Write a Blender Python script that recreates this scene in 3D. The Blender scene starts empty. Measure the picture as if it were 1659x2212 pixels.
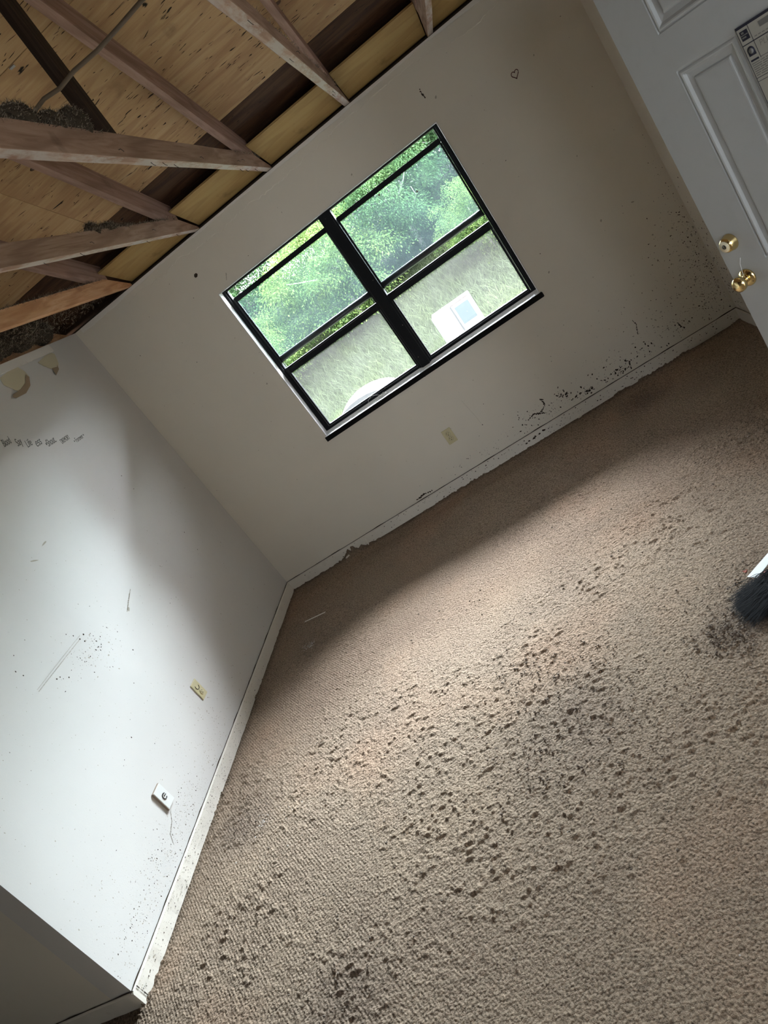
import bpy, math, random
import numpy as np
from mathutils import Matrix, Vector
random.seed(7)
RNG = np.random.default_rng(11)
sc = bpy.context.scene
COL = sc.collection

# ------------------------------------------------------------------ camera
RW = ((0.8130465893570276, 0.07047762515322628, -0.5779170769995176),
      (-0.5021108951870148, -0.4175547457776907, -0.7573194063359412),
      (-0.29468609140812807, 0.9059144212514165, -0.30410387846805076))
cam = bpy.data.objects.new('camera', bpy.data.cameras.new('camera'))
COL.objects.link(cam)
r, d, f = (Vector(v) for v in RW)
m = Matrix.Identity(4)
for i in range(3):
    m[i][0] = r[i]; m[i][1] = -d[i]; m[i][2] = -f[i]
m[0][3], m[1][3], m[2][3] = 2.574, -4.8612, 1.7858
cam.matrix_world = m
cam.data.sensor_fit = 'VERTICAL'
cam.data.sensor_height = 36.0
cam.data.sensor_width = 27.0
cam.data.lens = 1555.09 / 2212 * 36.0
cam.data.clip_start = 0.02
cam.data.clip_end = 200
sc.camera = cam

# ------------------------------------------------------------------ light and exposure
sc.view_settings.view_transform = 'Standard'
sc.view_settings.look = 'None'
sc.view_settings.gamma = 1.0
sc.view_settings.use_curve_mapping = False
sc.view_settings.exposure = 0.60
SKY_BACK, SKY_FRONT = 11.5, 175.0     # overcast sky, brightest over the bank in front of the window
w = bpy.data.worlds.new('overcast_sky'); sc.world = w; w.use_nodes = True
nt = w.node_tree; nt.nodes.clear()
out = nt.nodes.new('ShaderNodeOutputWorld'); bg = nt.nodes.new('ShaderNodeBackground')
tc = nt.nodes.new('ShaderNodeTexCoord'); sx = nt.nodes.new('ShaderNodeSeparateXYZ')
rp = nt.nodes.new('ShaderNodeValToRGB')
nt.links.new(tc.outputs['Generated'], sx.inputs[0]); nt.links.new(sx.outputs['Z'], rp.inputs[0])
rp.color_ramp.elements[0].position = 0.0; rp.color_ramp.elements[0].color = (0.60, 0.66, 0.70, 1)
rp.color_ramp.elements[1].position = 0.75; rp.color_ramp.elements[1].color = (0.84, 0.88, 1.0, 1)
nt.links.new(rp.outputs[0], bg.inputs[0])
dt = nt.nodes.new('ShaderNodeVectorMath'); dt.operation = 'DOT_PRODUCT'; nt.links.new(tc.outputs['Generated'], dt.inputs[0])
dt.inputs[1].default_value = Vector((0.54, 0.54, 0.82)).normalized()
mr = nt.nodes.new('ShaderNodeMapRange'); mr.interpolation_type = 'SMOOTHSTEP'
for q, v_ in enumerate((0.50, 1.0, SKY_BACK, SKY_FRONT)): mr.inputs[q + 1].default_value = v_
nt.links.new(dt.outputs['Value'], mr.inputs[0]); nt.links.new(mr.outputs[0], bg.inputs[1])
nt.links.new(bg.outputs[0], out.inputs[0])

def portal(name, loc, rot, sx_, sy_):
    L = bpy.data.lights.new(name, 'AREA'); L.shape = 'RECTANGLE'; L.size = sx_; L.size_y = sy_
    L.cycles.is_portal = True
    o = bpy.data.objects.new(name, L); o.location = loc; o.rotation_euler = rot; COL.objects.link(o)
portal('window_portal', (1.862, 0.16, 1.46), (math.radians(-90), 0, 0), 1.72, 1.18)

portal('entry_fill_portal', (4.575, -4.92, 1.3), (math.radians(90), 0, 0), 1.25, 1.6)  # sky sampling at the fill opening added in the entry box
portal('rear_fill_portal', (3.26, -5.92, 1.5), (math.radians(90), 0, 0), 0.68, 0.8)  # sky sampling at the fill opening added behind the camera

# ------------------------------------------------------------------ helpers
def tag(o, label=None, cat=None, group=None, kind=None):
    if label: o['label'] = label
    if cat: o['category'] = cat
    if group: o['group'] = group
    if kind: o['kind'] = kind
    return o
def empty(name, loc=(0, 0, 0), rz=0.0):
    o = bpy.data.objects.new(name, None); COL.objects.link(o)
    o.location = loc; o.rotation_euler = (0, 0, rz); o.empty_display_size = 0.05
    return o
class MB:
    def __init__(s): s.v = []; s.f = []; s.mi = []; s.sm = []
    def add(s, vs, fs, mi=0, smooth=False):
        b = len(s.v); s.v += [tuple(v) for v in vs]
        for q in fs: s.f.append(tuple(b + i for i in q)); s.mi.append(mi); s.sm.append(smooth)
    def box(s, a, b, mi=0):
        x0, y0, z0 = a; x1, y1, z1 = b
        vs = [(x0, y0, z0), (x1, y0, z0), (x1, y1, z0), (x0, y1, z0), (x0, y0, z1), (x1, y0, z1), (x1, y1, z1), (x0, y1, z1)]
        s.add(vs, [(3, 2, 1, 0), (4, 5, 6, 7), (0, 1, 5, 4), (1, 2, 6, 5), (2, 3, 7, 6), (3, 0, 4, 7)], mi)
    def lathe(s, prof, n=28, mi=0, M=None, smooth=True):
        # prof: list (r, h) around +Z
        vs = []
        for (rr, h) in prof:
            for k in range(n):
                a = 2 * math.pi * k / n; p = Vector((rr * math.cos(a), rr * math.sin(a), h))
                vs.append(M @ p if M else p)
        fs = []
        for i in range(len(prof) - 1):
            for k in range(n):
                fs.append((i * n + k, i * n + (k + 1) % n, (i + 1) * n + (k + 1) % n, (i + 1) * n + k))
        fs.append(tuple(reversed(range(n)))); fs.append(tuple((len(prof) - 1) * n + k for k in range(n)))
        s.add(vs, fs, mi, smooth)
    def tube(s, pts, rad, n=8, mi=0):
        pts = [Vector(p) for p in pts]; rads = rad if isinstance(rad, (list, tuple)) else [rad] * len(pts)
        vs = []; up = Vector((0.31, 0.2, 0.93))
        for i, p in enumerate(pts):
            t = (pts[min(i + 1, len(pts) - 1)] - pts[max(i - 1, 0)]).normalized()
            a = t.cross(up); a = a.normalized() if a.length > 1e-4 else Vector((1, 0, 0)); b = t.cross(a)
            for k in range(n):
                an = 2 * math.pi * k / n; vs.append(p + (a * math.cos(an) + b * math.sin(an)) * rads[i])
        fs = [(i * n + k, i * n + (k + 1) % n, (i + 1) * n + (k + 1) % n, (i + 1) * n + k) for i in range(len(pts) - 1) for k in range(n)]
        fs += [tuple(reversed(range(n))), tuple((len(pts) - 1) * n + k for k in range(n))]
        s.add(vs, fs, mi, True)
    def build(s, name, mats, parent=None, bevel=0.0, loc=None):
        me = bpy.data.meshes.new(name); me.from_pydata(s.v, [], s.f); me.update()
        for mt in (mats if isinstance(mats, (list, tuple)) else [mats]): me.materials.append(mt)
        me.polygons.foreach_set('material_index', s.mi)
        me.polygons.foreach_set('use_smooth', s.sm)
        o = bpy.data.objects.new(name, me); COL.objects.link(o)
        if parent: o.parent = parent
        if loc: o.location = loc
        if bevel > 0:
            bv = o.modifiers.new('bevel', 'BEVEL'); bv.width = bevel; bv.segments = 2; bv.limit_method = 'ANGLE'
        return o
def np_mesh(name, V, F, mat, parent=None, smooth=True, mi=None):
    """V (n,3), F (m,k) arrays"""
    me = bpy.data.meshes.new(name); n, k = F.shape
    me.vertices.add(len(V)); me.vertices.foreach_set('co', np.ascontiguousarray(V, dtype=np.float32).ravel())
    me.loops.add(n * k); me.loops.foreach_set('vertex_index', np.ascontiguousarray(F, dtype=np.int32).ravel())
    me.polygons.add(n); me.polygons.foreach_set('loop_start', np.arange(0, n * k, k, dtype=np.int32))
    me.polygons.foreach_set('loop_total', np.full(n, k, dtype=np.int32))
    me.polygons.foreach_set('use_smooth', np.full(n, smooth, dtype=bool))
    for mt in (mat if isinstance(mat, (list, tuple)) else [mat]): me.materials.append(mt)
    if mi is not None: me.polygons.foreach_set('material_index', np.asarray(mi, dtype=np.int32))
    me.update(calc_edges=True); me.validate()
    o = bpy.data.objects.new(name, me); COL.objects.link(o)
    if parent: o.parent = parent
    return o

# ------------------------------------------------------------------ materials
def mat(name, col=(0.5, 0.5, 0.5), rough=0.6, metal=0.0, spec=0.5):
    mt = bpy.data.materials.new(name); mt.use_nodes = True
    b = mt.node_tree.nodes['Principled BSDF']
    b.inputs['Base Color'].default_value = (*col, 1); b.inputs['Roughness'].default_value = rough
    b.inputs['Metallic'].default_value = metal; b.inputs['Specular IOR Level'].default_value = spec
    return mt, mt.node_tree, b
def N(t, typ, **kw):
    n = t.nodes.new(typ)
    for k, v in kw.items():
        if hasattr(n, k): setattr(n, k, v)
    return n
def coords(t, scale=(1, 1, 1), rot=(0, 0, 0), kind='Object'):
    c = N(t, 'ShaderNodeTexCoord'); mp = N(t, 'ShaderNodeMapping')
    mp.inputs['Scale'].default_value = scale; mp.inputs['Rotation'].default_value = rot
    t.links.new(c.outputs[kind], mp.inputs['Vector']); return mp.outputs[0]
def noise(t, vec, scale, detail=4, rough=0.55, dist=0.0):
    n = N(t, 'ShaderNodeTexNoise'); n.inputs['Scale'].default_value = scale; n.inputs['Detail'].default_value = detail
    n.inputs['Roughness'].default_value = rough; n.inputs['Distortion'].default_value = dist
    t.links.new(vec, n.inputs['Vector']); return n.outputs[0]
def ramp(t, fac, stops):
    r_ = N(t, 'ShaderNodeValToRGB'); e = r_.color_ramp.elements
    while len(e) < len(stops): e.new(0.5)
    for i, (p, c) in enumerate(stops):
        e[i].position = p; e[i].color = (*c, 1) if len(c) == 3 else c
    t.links.new(fac, r_.inputs[0]); return r_.outputs[0]
def mix(t, a, b, fac, mode='MIX'):
    n = N(t, 'ShaderNodeMix', data_type='RGBA', blend_type=mode)
    for sock, val in ((n.inputs[0], fac), (n.inputs[6], a), (n.inputs[7], b)):
        if hasattr(val, 'is_linked'): t.links.new(val, sock)
        else: sock.default_value = val if not isinstance(val, tuple) else (*val[:3], 1)
    return n.outputs[2]
def math_(t, op, a, b=0.0, clamp=False):
    n = N(t, 'ShaderNodeMath', operation=op); n.use_clamp = clamp
    for i, v in enumerate((a, b)):
        if hasattr(v, 'is_linked'): t.links.new(v, n.inputs[i])
        else: n.inputs[i].default_value = v
    return n.outputs[0]
def bump(t, b, h, strength, dist):
    n = N(t, 'ShaderNodeBump'); n.inputs['Strength'].default_value = strength; n.inputs['Distance'].default_value = dist
    t.links.new(h, n.inputs['Height']); t.links.new(n.outputs[0], b.inputs['Normal'])
W3 = ((0, 0, 0), (1, 1, 1))

def paint(name, col, dirt, smudge=0.5):
    mt, t, b = mat(name, col, 0.62, spec=0.3)
    v = coords(t)
    n1 = noise(t, v, 1.3, 5, 0.6); c = ramp(t, n1, [(0.35, tuple(x * (1 - 0.10 * smudge) for x in col)), (0.65, col)])
    n2 = noise(t, v, 9, 6, 0.7)
    c = mix(t, c, dirt, math_(t, 'MULTIPLY', ramp(t, n2, [(0.60, (0, 0, 0)), (0.85, (1, 1, 1))]), 0.35 * smudge))
    t.links.new(c, b.inputs['Base Color'])
    bump(t, b, noise(t, v, 130, 3, 0.6), 0.12, 0.002)
    return mt
M = {}
M['wall_back'] = paint('painted_wall_cream', (0.76, 0.71, 0.62), (0.45, 0.40, 0.31))
M['wall_left'] = paint('painted_wall_white', (0.67, 0.65, 0.625), (0.55, 0.56, 0.52))
M['trim'] = paint('painted_trim', (0.78, 0.73, 0.65), (0.40, 0.33, 0.26), 1.2)
M['paneling'] = mat('brown_panelling', (0.60, 0.55, 0.47), 0.7)[0]
M['mold'] = mat('mold_speck', (0.055, 0.040, 0.030), 0.95, spec=0.1)[0]
M['mold_light'] = mat('dirt_speck', (0.42, 0.38, 0.32), 0.95, spec=0.1)[0]
M['crack_shade'] = mat('crack_and_gap_shade', (0.05, 0.035, 0.025), 0.95, spec=0.1)[0]  # plywood splits, plus painted shade for the baseboard and top plate gaps
M['tear_paper'] = paint('torn_paper_white', (0.80, 0.76, 0.70), (0.5, 0.45, 0.4))
M['tear_yellow'] = mat('aged_paper_face', (0.62, 0.56, 0.40), 0.85, spec=0.2)[0]
M['tear_brown'] = mat('brown_paper_core', (0.36, 0.27, 0.18), 0.9, spec=0.2)[0]

def wood(name, c0, c1, c2, grain=1.0, checks=0.0, axis='Y', pale=0.0):
    mt, t, b = mat(name, c1, 0.75, spec=0.25)
    s = {'Y': (22, 1.6, 22), 'X': (1.6, 22, 22), 'Z': (22, 22, 1.6)}[axis]
    v = coords(t, s)
    n = noise(t, v, 1.6 * grain, 6, 0.65, 1.2)
    col = ramp(t, n, [(0.28, c0), (0.5, c1), (0.72, c2)])
    wv = N(t, 'ShaderNodeTexWave', wave_type='RINGS', rings_direction='X' if axis != 'X' else 'Y')
    wv.inputs['Scale'].default_value = 0.35; wv.inputs['Distortion'].default_value = 9; wv.inputs['Detail'].default_value = 3
    wv.inputs['Detail Scale'].default_value = 0.9
    t.links.new(v, wv.inputs['Vector'])
    col = mix(t, col, c0, math_(t, 'MULTIPLY', ramp(t, wv.outputs[1], [(0.0, (1, 1, 1)), (0.28, (0, 0, 0))]), 0.55))
    v2 = coords(t, (1, 1, 1))
    col = mix(t, col, tuple(x * 0.45 for x in c0), ramp(t, noise(t, v2, 5, 4, 0.6), [(0.62, (0, 0, 0)), (0.78, (0.6, 0.6, 0.6))]))
    h = n
    if pale > 0:
        pm = ramp(t, noise(t, coords(t, (6, 1.5, 6)), 2.2, 5, 0.7), [(0.42, (0, 0, 0)), (0.55, (pale,) * 3)])
        col = mix(t, col, (0.62, 0.56, 0.52), pm)
    if checks > 0:
        a = {'Y': (34, 8, 34), 'X': (8, 34, 34), 'Z': (34, 34, 8)}[axis]
        nv = noise(t, coords(t, a), 1.0, 2.5, 0.6, 0.4)
        msk = ramp(t, noise(t, v2, 2.2, 2, 0.5), [(0.30, (0, 0, 0)), (0.60, (0.09, 0.09, 0.09))])
        th = math_(t, 'SUBTRACT', nv, math_(t, 'SUBTRACT', 0.735 - 0.01 * checks, msk))
        ck = ramp(t, math_(t, 'MULTIPLY', th, 22, True), [(0, (0, 0, 0)), (1, (1, 1, 1))])
        col = mix(t, col, (0.012, 0.007, 0.004), ck)
    t.links.new(col, b.inputs['Base Color'])
    bump(t, b, h, 0.35, 0.003)
    return mt
M['joist'] = wood('pine_joist', (0.25, 0.15, 0.105), (0.40, 0.265, 0.195), (0.49, 0.35, 0.27))
M['joist_bottom'] = wood('pine_joist_scarred', (0.34, 0.20, 0.14), (0.50, 0.33, 0.25), (0.60, 0.46, 0.38), pale=0.9)
M['joist_orange'] = wood('fresh_orange_pine', (0.50, 0.24, 0.11), (0.68, 0.38, 0.20), (0.78, 0.50, 0.30))
M['chord'] = wood('aged_rafter_pine', (0.26, 0.15, 0.11), (0.40, 0.25, 0.19), (0.48, 0.32, 0.26))
M['web'] = wood('web_pine_shaded', (0.022, 0.013, 0.009), (0.045, 0.028, 0.019), (0.08, 0.052, 0.034), axis='Z')  # colour lowered to paint in the shade of the post's unlit side
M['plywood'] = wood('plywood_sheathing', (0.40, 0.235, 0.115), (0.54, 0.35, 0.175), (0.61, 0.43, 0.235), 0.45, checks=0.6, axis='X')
M['plywood_shaded'] = wood('plywood_shade_brown', (0.045, 0.02, 0.011), (0.085, 0.042, 0.022), (0.13, 0.068, 0.035), 0.6, checks=0.6, axis='X')  # darker brown sheet with the eave's shade painted into its colour
M['baffle'] = wood('yellowed_board', (0.40, 0.26, 0.10), (0.49, 0.33, 0.13), (0.54, 0.385, 0.165), 0.12, axis='X')
M['knot'] = mat('dark_knot', (0.13, 0.075, 0.05), 0.8)[0]
M['felt'] = mat('black_felt', (0.01, 0.008, 0.006), 0.95, spec=0.05)[0]
M['insul'] = mat('grey_brown_insulation', (0.30, 0.25, 0.19), 0.95, spec=0.1)[0]
M['insul_dark'] = mat('dark_insulation', (0.075, 0.06, 0.045), 0.95, spec=0.05)[0]
M['cable'] = mat('old_cable_sheath', (0.16, 0.12, 0.08), 0.7)[0]
M['frame'] = mat('black_aluminium', (0.005, 0.006, 0.008), 0.5, spec=0.18)[0]
M['frame_grey'] = mat('grey_aluminium_rail', (0.055, 0.06, 0.065), 0.4, metal=0.4)[0]
M['seal'] = mat('white_glazing_bead', (0.16, 0.17, 0.18), 0.5)[0]
M['sill'] = paint('white_sill_paint', (0.74, 0.73, 0.72), (0.35, 0.30, 0.26), 1.2)
M['nosing'] = mat('dark_sill_edge', (0.007, 0.0065, 0.0065), 0.8, spec=0.1)[0]
M['debris'] = mat('white_plaster_crumb', (0.72, 0.70, 0.68), 0.9)[0]
M['brass'] = mat('polished_brass', (0.80, 0.62, 0.30), 0.18, metal=1.0)[0]
M['keyface'] = mat('pale_brass_face', (0.78, 0.70, 0.52), 0.35, metal=0.7)[0]
M['dark'] = mat('dark_slot', (0.02, 0.018, 0.015), 0.6)[0]
M['ivory'] = mat('almond_plastic', (0.60, 0.54, 0.33), 0.4)[0]
M['whiteplastic'] = mat('white_plastic', (0.74, 0.74, 0.72), 0.45)[0]
M['side_brown'] = mat('brown_plate_edge', (0.32, 0.25, 0.20), 0.7)[0]
M['steel'] = mat('dull_steel', (0.5, 0.5, 0.5), 0.4, metal=0.8)[0]
M['paper'] = mat('notice_paper', (0.40, 0.385, 0.34), 0.8, spec=0.2)[0]
M['ink'] = mat('black_ink', (0.03, 0.03, 0.045), 0.8, spec=0.2)[0]
M['ink_faint'] = mat('faded_ink', (0.19, 0.185, 0.175), 0.8, spec=0.2)[0]
M['marker'] = mat('grey_marker', (0.10, 0.11, 0.10), 0.8, spec=0.2)[0]
M['marker_red'] = mat('dark_red_marker', (0.09, 0.025, 0.02), 0.8, spec=0.2)[0]
M['bristle'] = mat('black_bristle', (0.010, 0.010, 0.011), 0.75, spec=0.12)[0]
M['cardwhite'] = mat('white_card', (0.82, 0.84, 0.85), 0.6)[0]
M['cardred'] = mat('red_card_edge', (0.60, 0.18, 0.13), 0.6)[0]
M['stick'] = mat('white_plastic_strip', (0.78, 0.74, 0.66), 0.6)[0]
M['metalwhite'] = mat('white_enamel_metal', (0.12, 0.122, 0.125), 0.6)[0]
M['panelblue'] = mat('pale_blue_panel', (0.028, 0.046, 0.054), 0.5)[0]
M['vent'] = mat('grey_vent', (0.035, 0.038, 0.042), 0.6)[0]
M['pinktrim'] = mat('faded_pink_edge', (0.10, 0.07, 0.062), 0.6)[0]
M['sheetgrey'] = mat('grey_metal_sheet', (0.022, 0.024, 0.027), 0.7)[0]
M['bark'] = mat('pale_bark', (0.22, 0.20, 0.19), 0.9)[0]
M['twig'] = mat('pale_twig', (0.38, 0.38, 0.34), 0.9)[0]

# door enamel
mt, t, b = mat('door_enamel', (0.52, 0.54, 0.54), 0.42, spec=0.4)
v = coords(t); c = ramp(t, noise(t, v, 14, 6, 0.7), [(0.50, (0.44, 0.45, 0.45)), (0.85, (0.41, 0.415, 0.405))])
t.links.new(c, b.inputs['Base Color']); M['door'] = mt

# carpet
mt, t, b = mat('brown_berber_carpet', (0.3, 0.24, 0.19), 1.0, spec=0.05)
v = coords(t)
rot = coords(t, (1, 1, 1), (0, 0, math.radians(51.7)))
wv = N(t, 'ShaderNodeTexWave', wave_type='BANDS', bands_direction='Y'); wv.inputs['Scale'].default_value = 26
wv.inputs['Distortion'].default_value = 0.8; wv.inputs['Detail'].default_value = 2; wv.inputs['Detail Scale'].default_value = 6
t.links.new(rot, wv.inputs['Vector'])
nf = noise(t, v, 135, 3, 0.65); nm = noise(t, v, 2.2, 4, 0.55); nl = noise(t, v, 42, 3, 0.6)
nb = noise(t, v, 1.1, 3, 0.5)
base = ramp(t, nm, [(0.32, (0.315, 0.236, 0.174)), (0.5, (0.345, 0.262, 0.192)), (0.70, (0.375, 0.282, 0.203))])
base = mix(t, base, (0.38, 0.24, 0.165), math_(t, 'MULTIPLY', ramp(t, nb, [(0.54, (0, 0, 0)), (0.70, (1, 1, 1))]), 0.45))
for (px_, py_, pr_, amt) in ((1.93, -2.74, .36, .26), (2.66, -2.66, .20, .35), (.26, -2.44, .24, .28), (2.92, -.34, .22, .45), (1.02, -3.45, .25, .25), (.45, -1.1, .3, .25)):
    ds = N(t, 'ShaderNodeVectorMath', operation='DISTANCE'); ds.inputs[1].default_value = (px_, py_, 0); t.links.new(v, ds.inputs[0])
    dd_ = math_(t, 'ADD', ds.outputs['Value'], math_(t, 'MULTIPLY', math_(t, 'SUBTRACT', nl, .5), .5 * pr_))
    base = mix(t, base, (0.15, 0.12, 0.105), math_(t, 'MULTIPLY', ramp(t, math_(t, 'DIVIDE', dd_, pr_), [(0.25, (1, 1, 1)), (1.0, (0, 0, 0))]), amt))
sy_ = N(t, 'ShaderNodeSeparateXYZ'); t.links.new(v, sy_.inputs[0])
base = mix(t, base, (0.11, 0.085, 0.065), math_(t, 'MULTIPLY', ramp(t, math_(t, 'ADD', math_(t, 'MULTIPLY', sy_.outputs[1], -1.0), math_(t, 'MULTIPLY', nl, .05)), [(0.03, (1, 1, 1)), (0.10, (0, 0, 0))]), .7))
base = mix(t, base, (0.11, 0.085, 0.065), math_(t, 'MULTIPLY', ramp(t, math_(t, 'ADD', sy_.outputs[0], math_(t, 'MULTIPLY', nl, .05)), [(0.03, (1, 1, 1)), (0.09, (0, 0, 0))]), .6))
tuft = ramp(t, nf, [(0.33, (0.25, 0.24, 0.23)), (0.50, (0.90, 0.90, 0.90)), (0.70, (1.3, 1.3, 1.3))])
base = mix(t, base, tuft, 0.9, 'MULTIPLY')
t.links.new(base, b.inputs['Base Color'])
vor = N(t, 'ShaderNodeTexVoronoi'); vor.inputs['Scale'].default_value = 95; t.links.new(v, vor.inputs['Vector'])
hh = math_(t, 'ADD', math_(t, 'MULTIPLY', nf, 0.7), math_(t, 'MULTIPLY', nl, 0.7))
hh = math_(t, 'SUBTRACT', hh, math_(t, 'MULTIPLY', vor.outputs[0], 0.6))
sxr = N(t, 'ShaderNodeSeparateXYZ'); t.links.new(v, sxr.inputs[0])
ribm = ramp(t, math_(t, 'ADD', math_(t, 'MULTIPLY', sxr.outputs[0], .3), noise(t, v, 1.1, 2, 0.5)), [(0.55, (0.24,) * 3), (0.95, (0.05,) * 3)])
hh = math_(t, 'ADD', hh, math_(t, 'MULTIPLY', wv.outputs[1], ribm))
bump(t, b, hh, 1.0, 0.0065)
M['carpet'] = mt

# glass with dust
def pane_mat(name, tint, veil, veilcol):
    mt = bpy.data.materials.new(name); mt.use_nodes = True; t = mt.node_tree; t.nodes.clear()
    o = N(t, 'ShaderNodeOutputMaterial'); tr = N(t, 'ShaderNodeBsdfTransparent'); tr.inputs[0].default_value = (*tint, 1)
    gl = N(t, 'ShaderNodeBsdfGlossy'); gl.inputs['Roughness'].default_value = 0.02
    fr = N(t, 'ShaderNodeFresnel'); fr.inputs[0].default_value = 1.45
    m1 = N(t, 'ShaderNodeMixShader'); t.links.new(fr.outputs[0], m1.inputs[0]); t.links.new(tr.outputs[0], m1.inputs[1]); t.links.new(gl.outputs[0], m1.inputs[2])
    tl = N(t, 'ShaderNodeBsdfTranslucent'); tl.inputs[0].default_value = (*veilcol, 1)
    m2 = N(t, 'ShaderNodeMixShader')
    vv = coords(t); vf = ramp(t, noise(t, vv, 7, 5, 0.65), [(0.3, (veil * 0.75,) * 3), (0.7, (veil * 1.25,) * 3)])
    t.links.new(vf, m2.inputs[0]); t.links.new(m1.outputs[0], m2.inputs[1]); t.links.new(tl.outputs[0], m2.inputs[2])
    t.links.new(m2.outputs[0], o.inputs[0]); return mt
M['pane_blue'] = pane_mat('bluish_dusty_glass', (0.86, 0.925, 0.92), 0.006, (0.75, 0.95, 1.0))
M['pane_clear'] = pane_mat('clear_glass', (0.95, 0.97, 0.95), 0.002, (1, 1, 1))
M['pane_screen'] = pane_mat('dusty_screened_glass', (0.90, 0.91, 0.90), 0.006, (1.0, 0.98, 0.95))

def leafmat(name, a, bcol, c3):
    mt = bpy.data.materials.new(name); mt.use_nodes = True; t = mt.node_tree; t.nodes.clear()
    o = N(t, 'ShaderNodeOutputMaterial'); df = N(t, 'ShaderNodeBsdfDiffuse'); tl = N(t, 'ShaderNodeBsdfTranslucent')
    c = ramp(t, noise(t, coords(t), 1.4, 4, 0.65), [(0.32, a), (0.5, bcol), (0.68, c3)])
    gi = N(t, 'ShaderNodeNewGeometry'); c = mix(t, c, c3, math_(t, 'MULTIPLY', gi.outputs['Random Per Island'], 0.5))
    t.links.new(c, df.inputs[0]); t.links.new(c, tl.inputs[0])
    mx = N(t, 'ShaderNodeMixShader'); mx.inputs[0].default_value = 0.4
    t.links.new(df.outputs[0], mx.inputs[1]); t.links.new(tl.outputs[0], mx.inputs[2]); t.links.new(mx.outputs[0], o.inputs[0]); return mt
M['leaf'] = leafmat('broad_leaf_green', (0.012, 0.030, 0.017), (0.026, 0.056, 0.024), (0.052, 0.090, 0.032))
M['leaf_y'] = leafmat('yellow_leaf_green', (0.020, 0.045, 0.020), (0.042, 0.078, 0.026), (0.085, 0.118, 0.032))
M['grass'] = leafmat('weedy_grass', (0.032, 0.037, 0.027), (0.046, 0.057, 0.033), (0.075, 0.095, 0.036))
t = M['grass'].node_tree; df = [n for n in t.nodes if n.type == 'BSDF_DIFFUSE'][0]; tl = [n for n in t.nodes if n.type == 'BSDF_TRANSLUCENT'][0]
src = df.inputs[0].links[0].from_socket; sz = N(t, 'ShaderNodeSeparateXYZ'); t.links.new(coords(t), sz.inputs[0])
zz_ = math_(t, 'ADD', sz.outputs[2], math_(t, 'MULTIPLY', noise(t, coords(t), 1.1, 4, .6), .9))
c2 = mix(t, (0.070, 0.118, 0.020), (0.040, 0.052, 0.030), ramp(t, zz_, [(0.12, (0, 0, 0)), (0.50, (1, 1, 1))]))
c3_ = mix(t, src, c2, .6); t.links.new(c3_, df.inputs[0]); t.links.new(c3_, tl.inputs[0])
mt, t, b = mat('hill_soil', (0.06, 0.07, 0.03), 1.0, spec=0.05)
c = ramp(t, noise(t, coords(t), 2.5, 6, 0.7), [(0.35, (0.04, 0.036, 0.03)), (0.6, (0.034, 0.05, 0.02))])
t.links.new(c, b.inputs['Base Color']); M['soil'] = mt

# ------------------------------------------------------------------ value noise for geometry
def vnoise(X, Y, s, seed):
    rg = np.random.default_rng(seed); G = rg.random((256, 256))
    x = X * s + 50; y = Y * s + 50; xi = np.floor(x).astype(int); yi = np.floor(y).astype(int)
    fx = x - xi; fy = y - yi; fx = fx * fx * (3 - 2 * fx); fy = fy * fy * (3 - 2 * fy)
    g = lambda a, b_: G[a % 256, b_ % 256]
    return (g(xi, yi) * (1 - fx) + g(xi + 1, yi) * fx) * (1 - fy) + (g(xi, yi + 1) * (1 - fx) + g(xi + 1, yi + 1) * fx) * fy

# dirt marks that belong to a wall's surface: small irregular flakes
class Specks:
    def __init__(s): s.items = []
    def blob(s, u, v, rad, mi=1, el=1.0, ang=0.0):
        s.items.append((u, v, rad, mi, el, ang))
    def cloud(s, u0, v0, su, sv, n, r0, r1, mi=1, clip=None):
        for _ in range(n):
            u = random.gauss(u0, su); v = random.gauss(v0, sv)
            if clip and not (clip[0] < u < clip[1] and clip[2] < v < clip[3]): continue
            s.blob(u, v, r0 + (r1 - r0) * random.random() ** 3, mi, 1 + random.random() * 1.2, random.random() * 3.14)
    def uniform(s, a, n, r0, r1, mi=1):
        for _ in range(n):
            s.blob(random.uniform(a[0], a[1]), random.uniform(a[2], a[3]), r0 + (r1 - r0) * random.random() ** 4, mi, 1 + random.random(), random.random() * 3.14)
    def line(s, pts, w, mi=1):
        for (a, b_) in zip(pts[:-1], pts[1:]):
            L = math.hypot(b_[0] - a[0], b_[1] - a[1]); n = max(2, int(L / (w * 0.9)))
            for i in range(n):
                k = i / n; s.blob(a[0] + (b_[0] - a[0]) * k + random.gauss(0, w * .25), a[1] + (b_[1] - a[1]) * k + random.gauss(0, w * .25), w * random.uniform(.5, 1.1), mi, 1.3, random.random() * 3)
    def into(s, mb, f):
        for (u, v, rad, mi, el, ang) in s.items:
            k = 6; pts = []; ph = random.random() * 6
            for i in range(k):
                a = ph + 2 * math.pi * i / k; q = rad * random.uniform(0.65, 1.15)
                x = math.cos(a) * q * el ** .5; y = math.sin(a) * q / el ** .5
                pts.append(f(u + x * math.cos(ang) - y * math.sin(ang), v + x * math.sin(ang) + y * math.cos(ang)))
            mb.add(pts, [tuple(range(k))], mi)

# ------------------------------------------------------------------ ROOM SHELL
H = 2.44; W = 3.703; L = 3.163
WL, WR, WB, WT = 0.993, 2.731, 0.859, 2.063
def struct(o, label, cat): return tag(o, label, cat, kind='structure')

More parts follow.
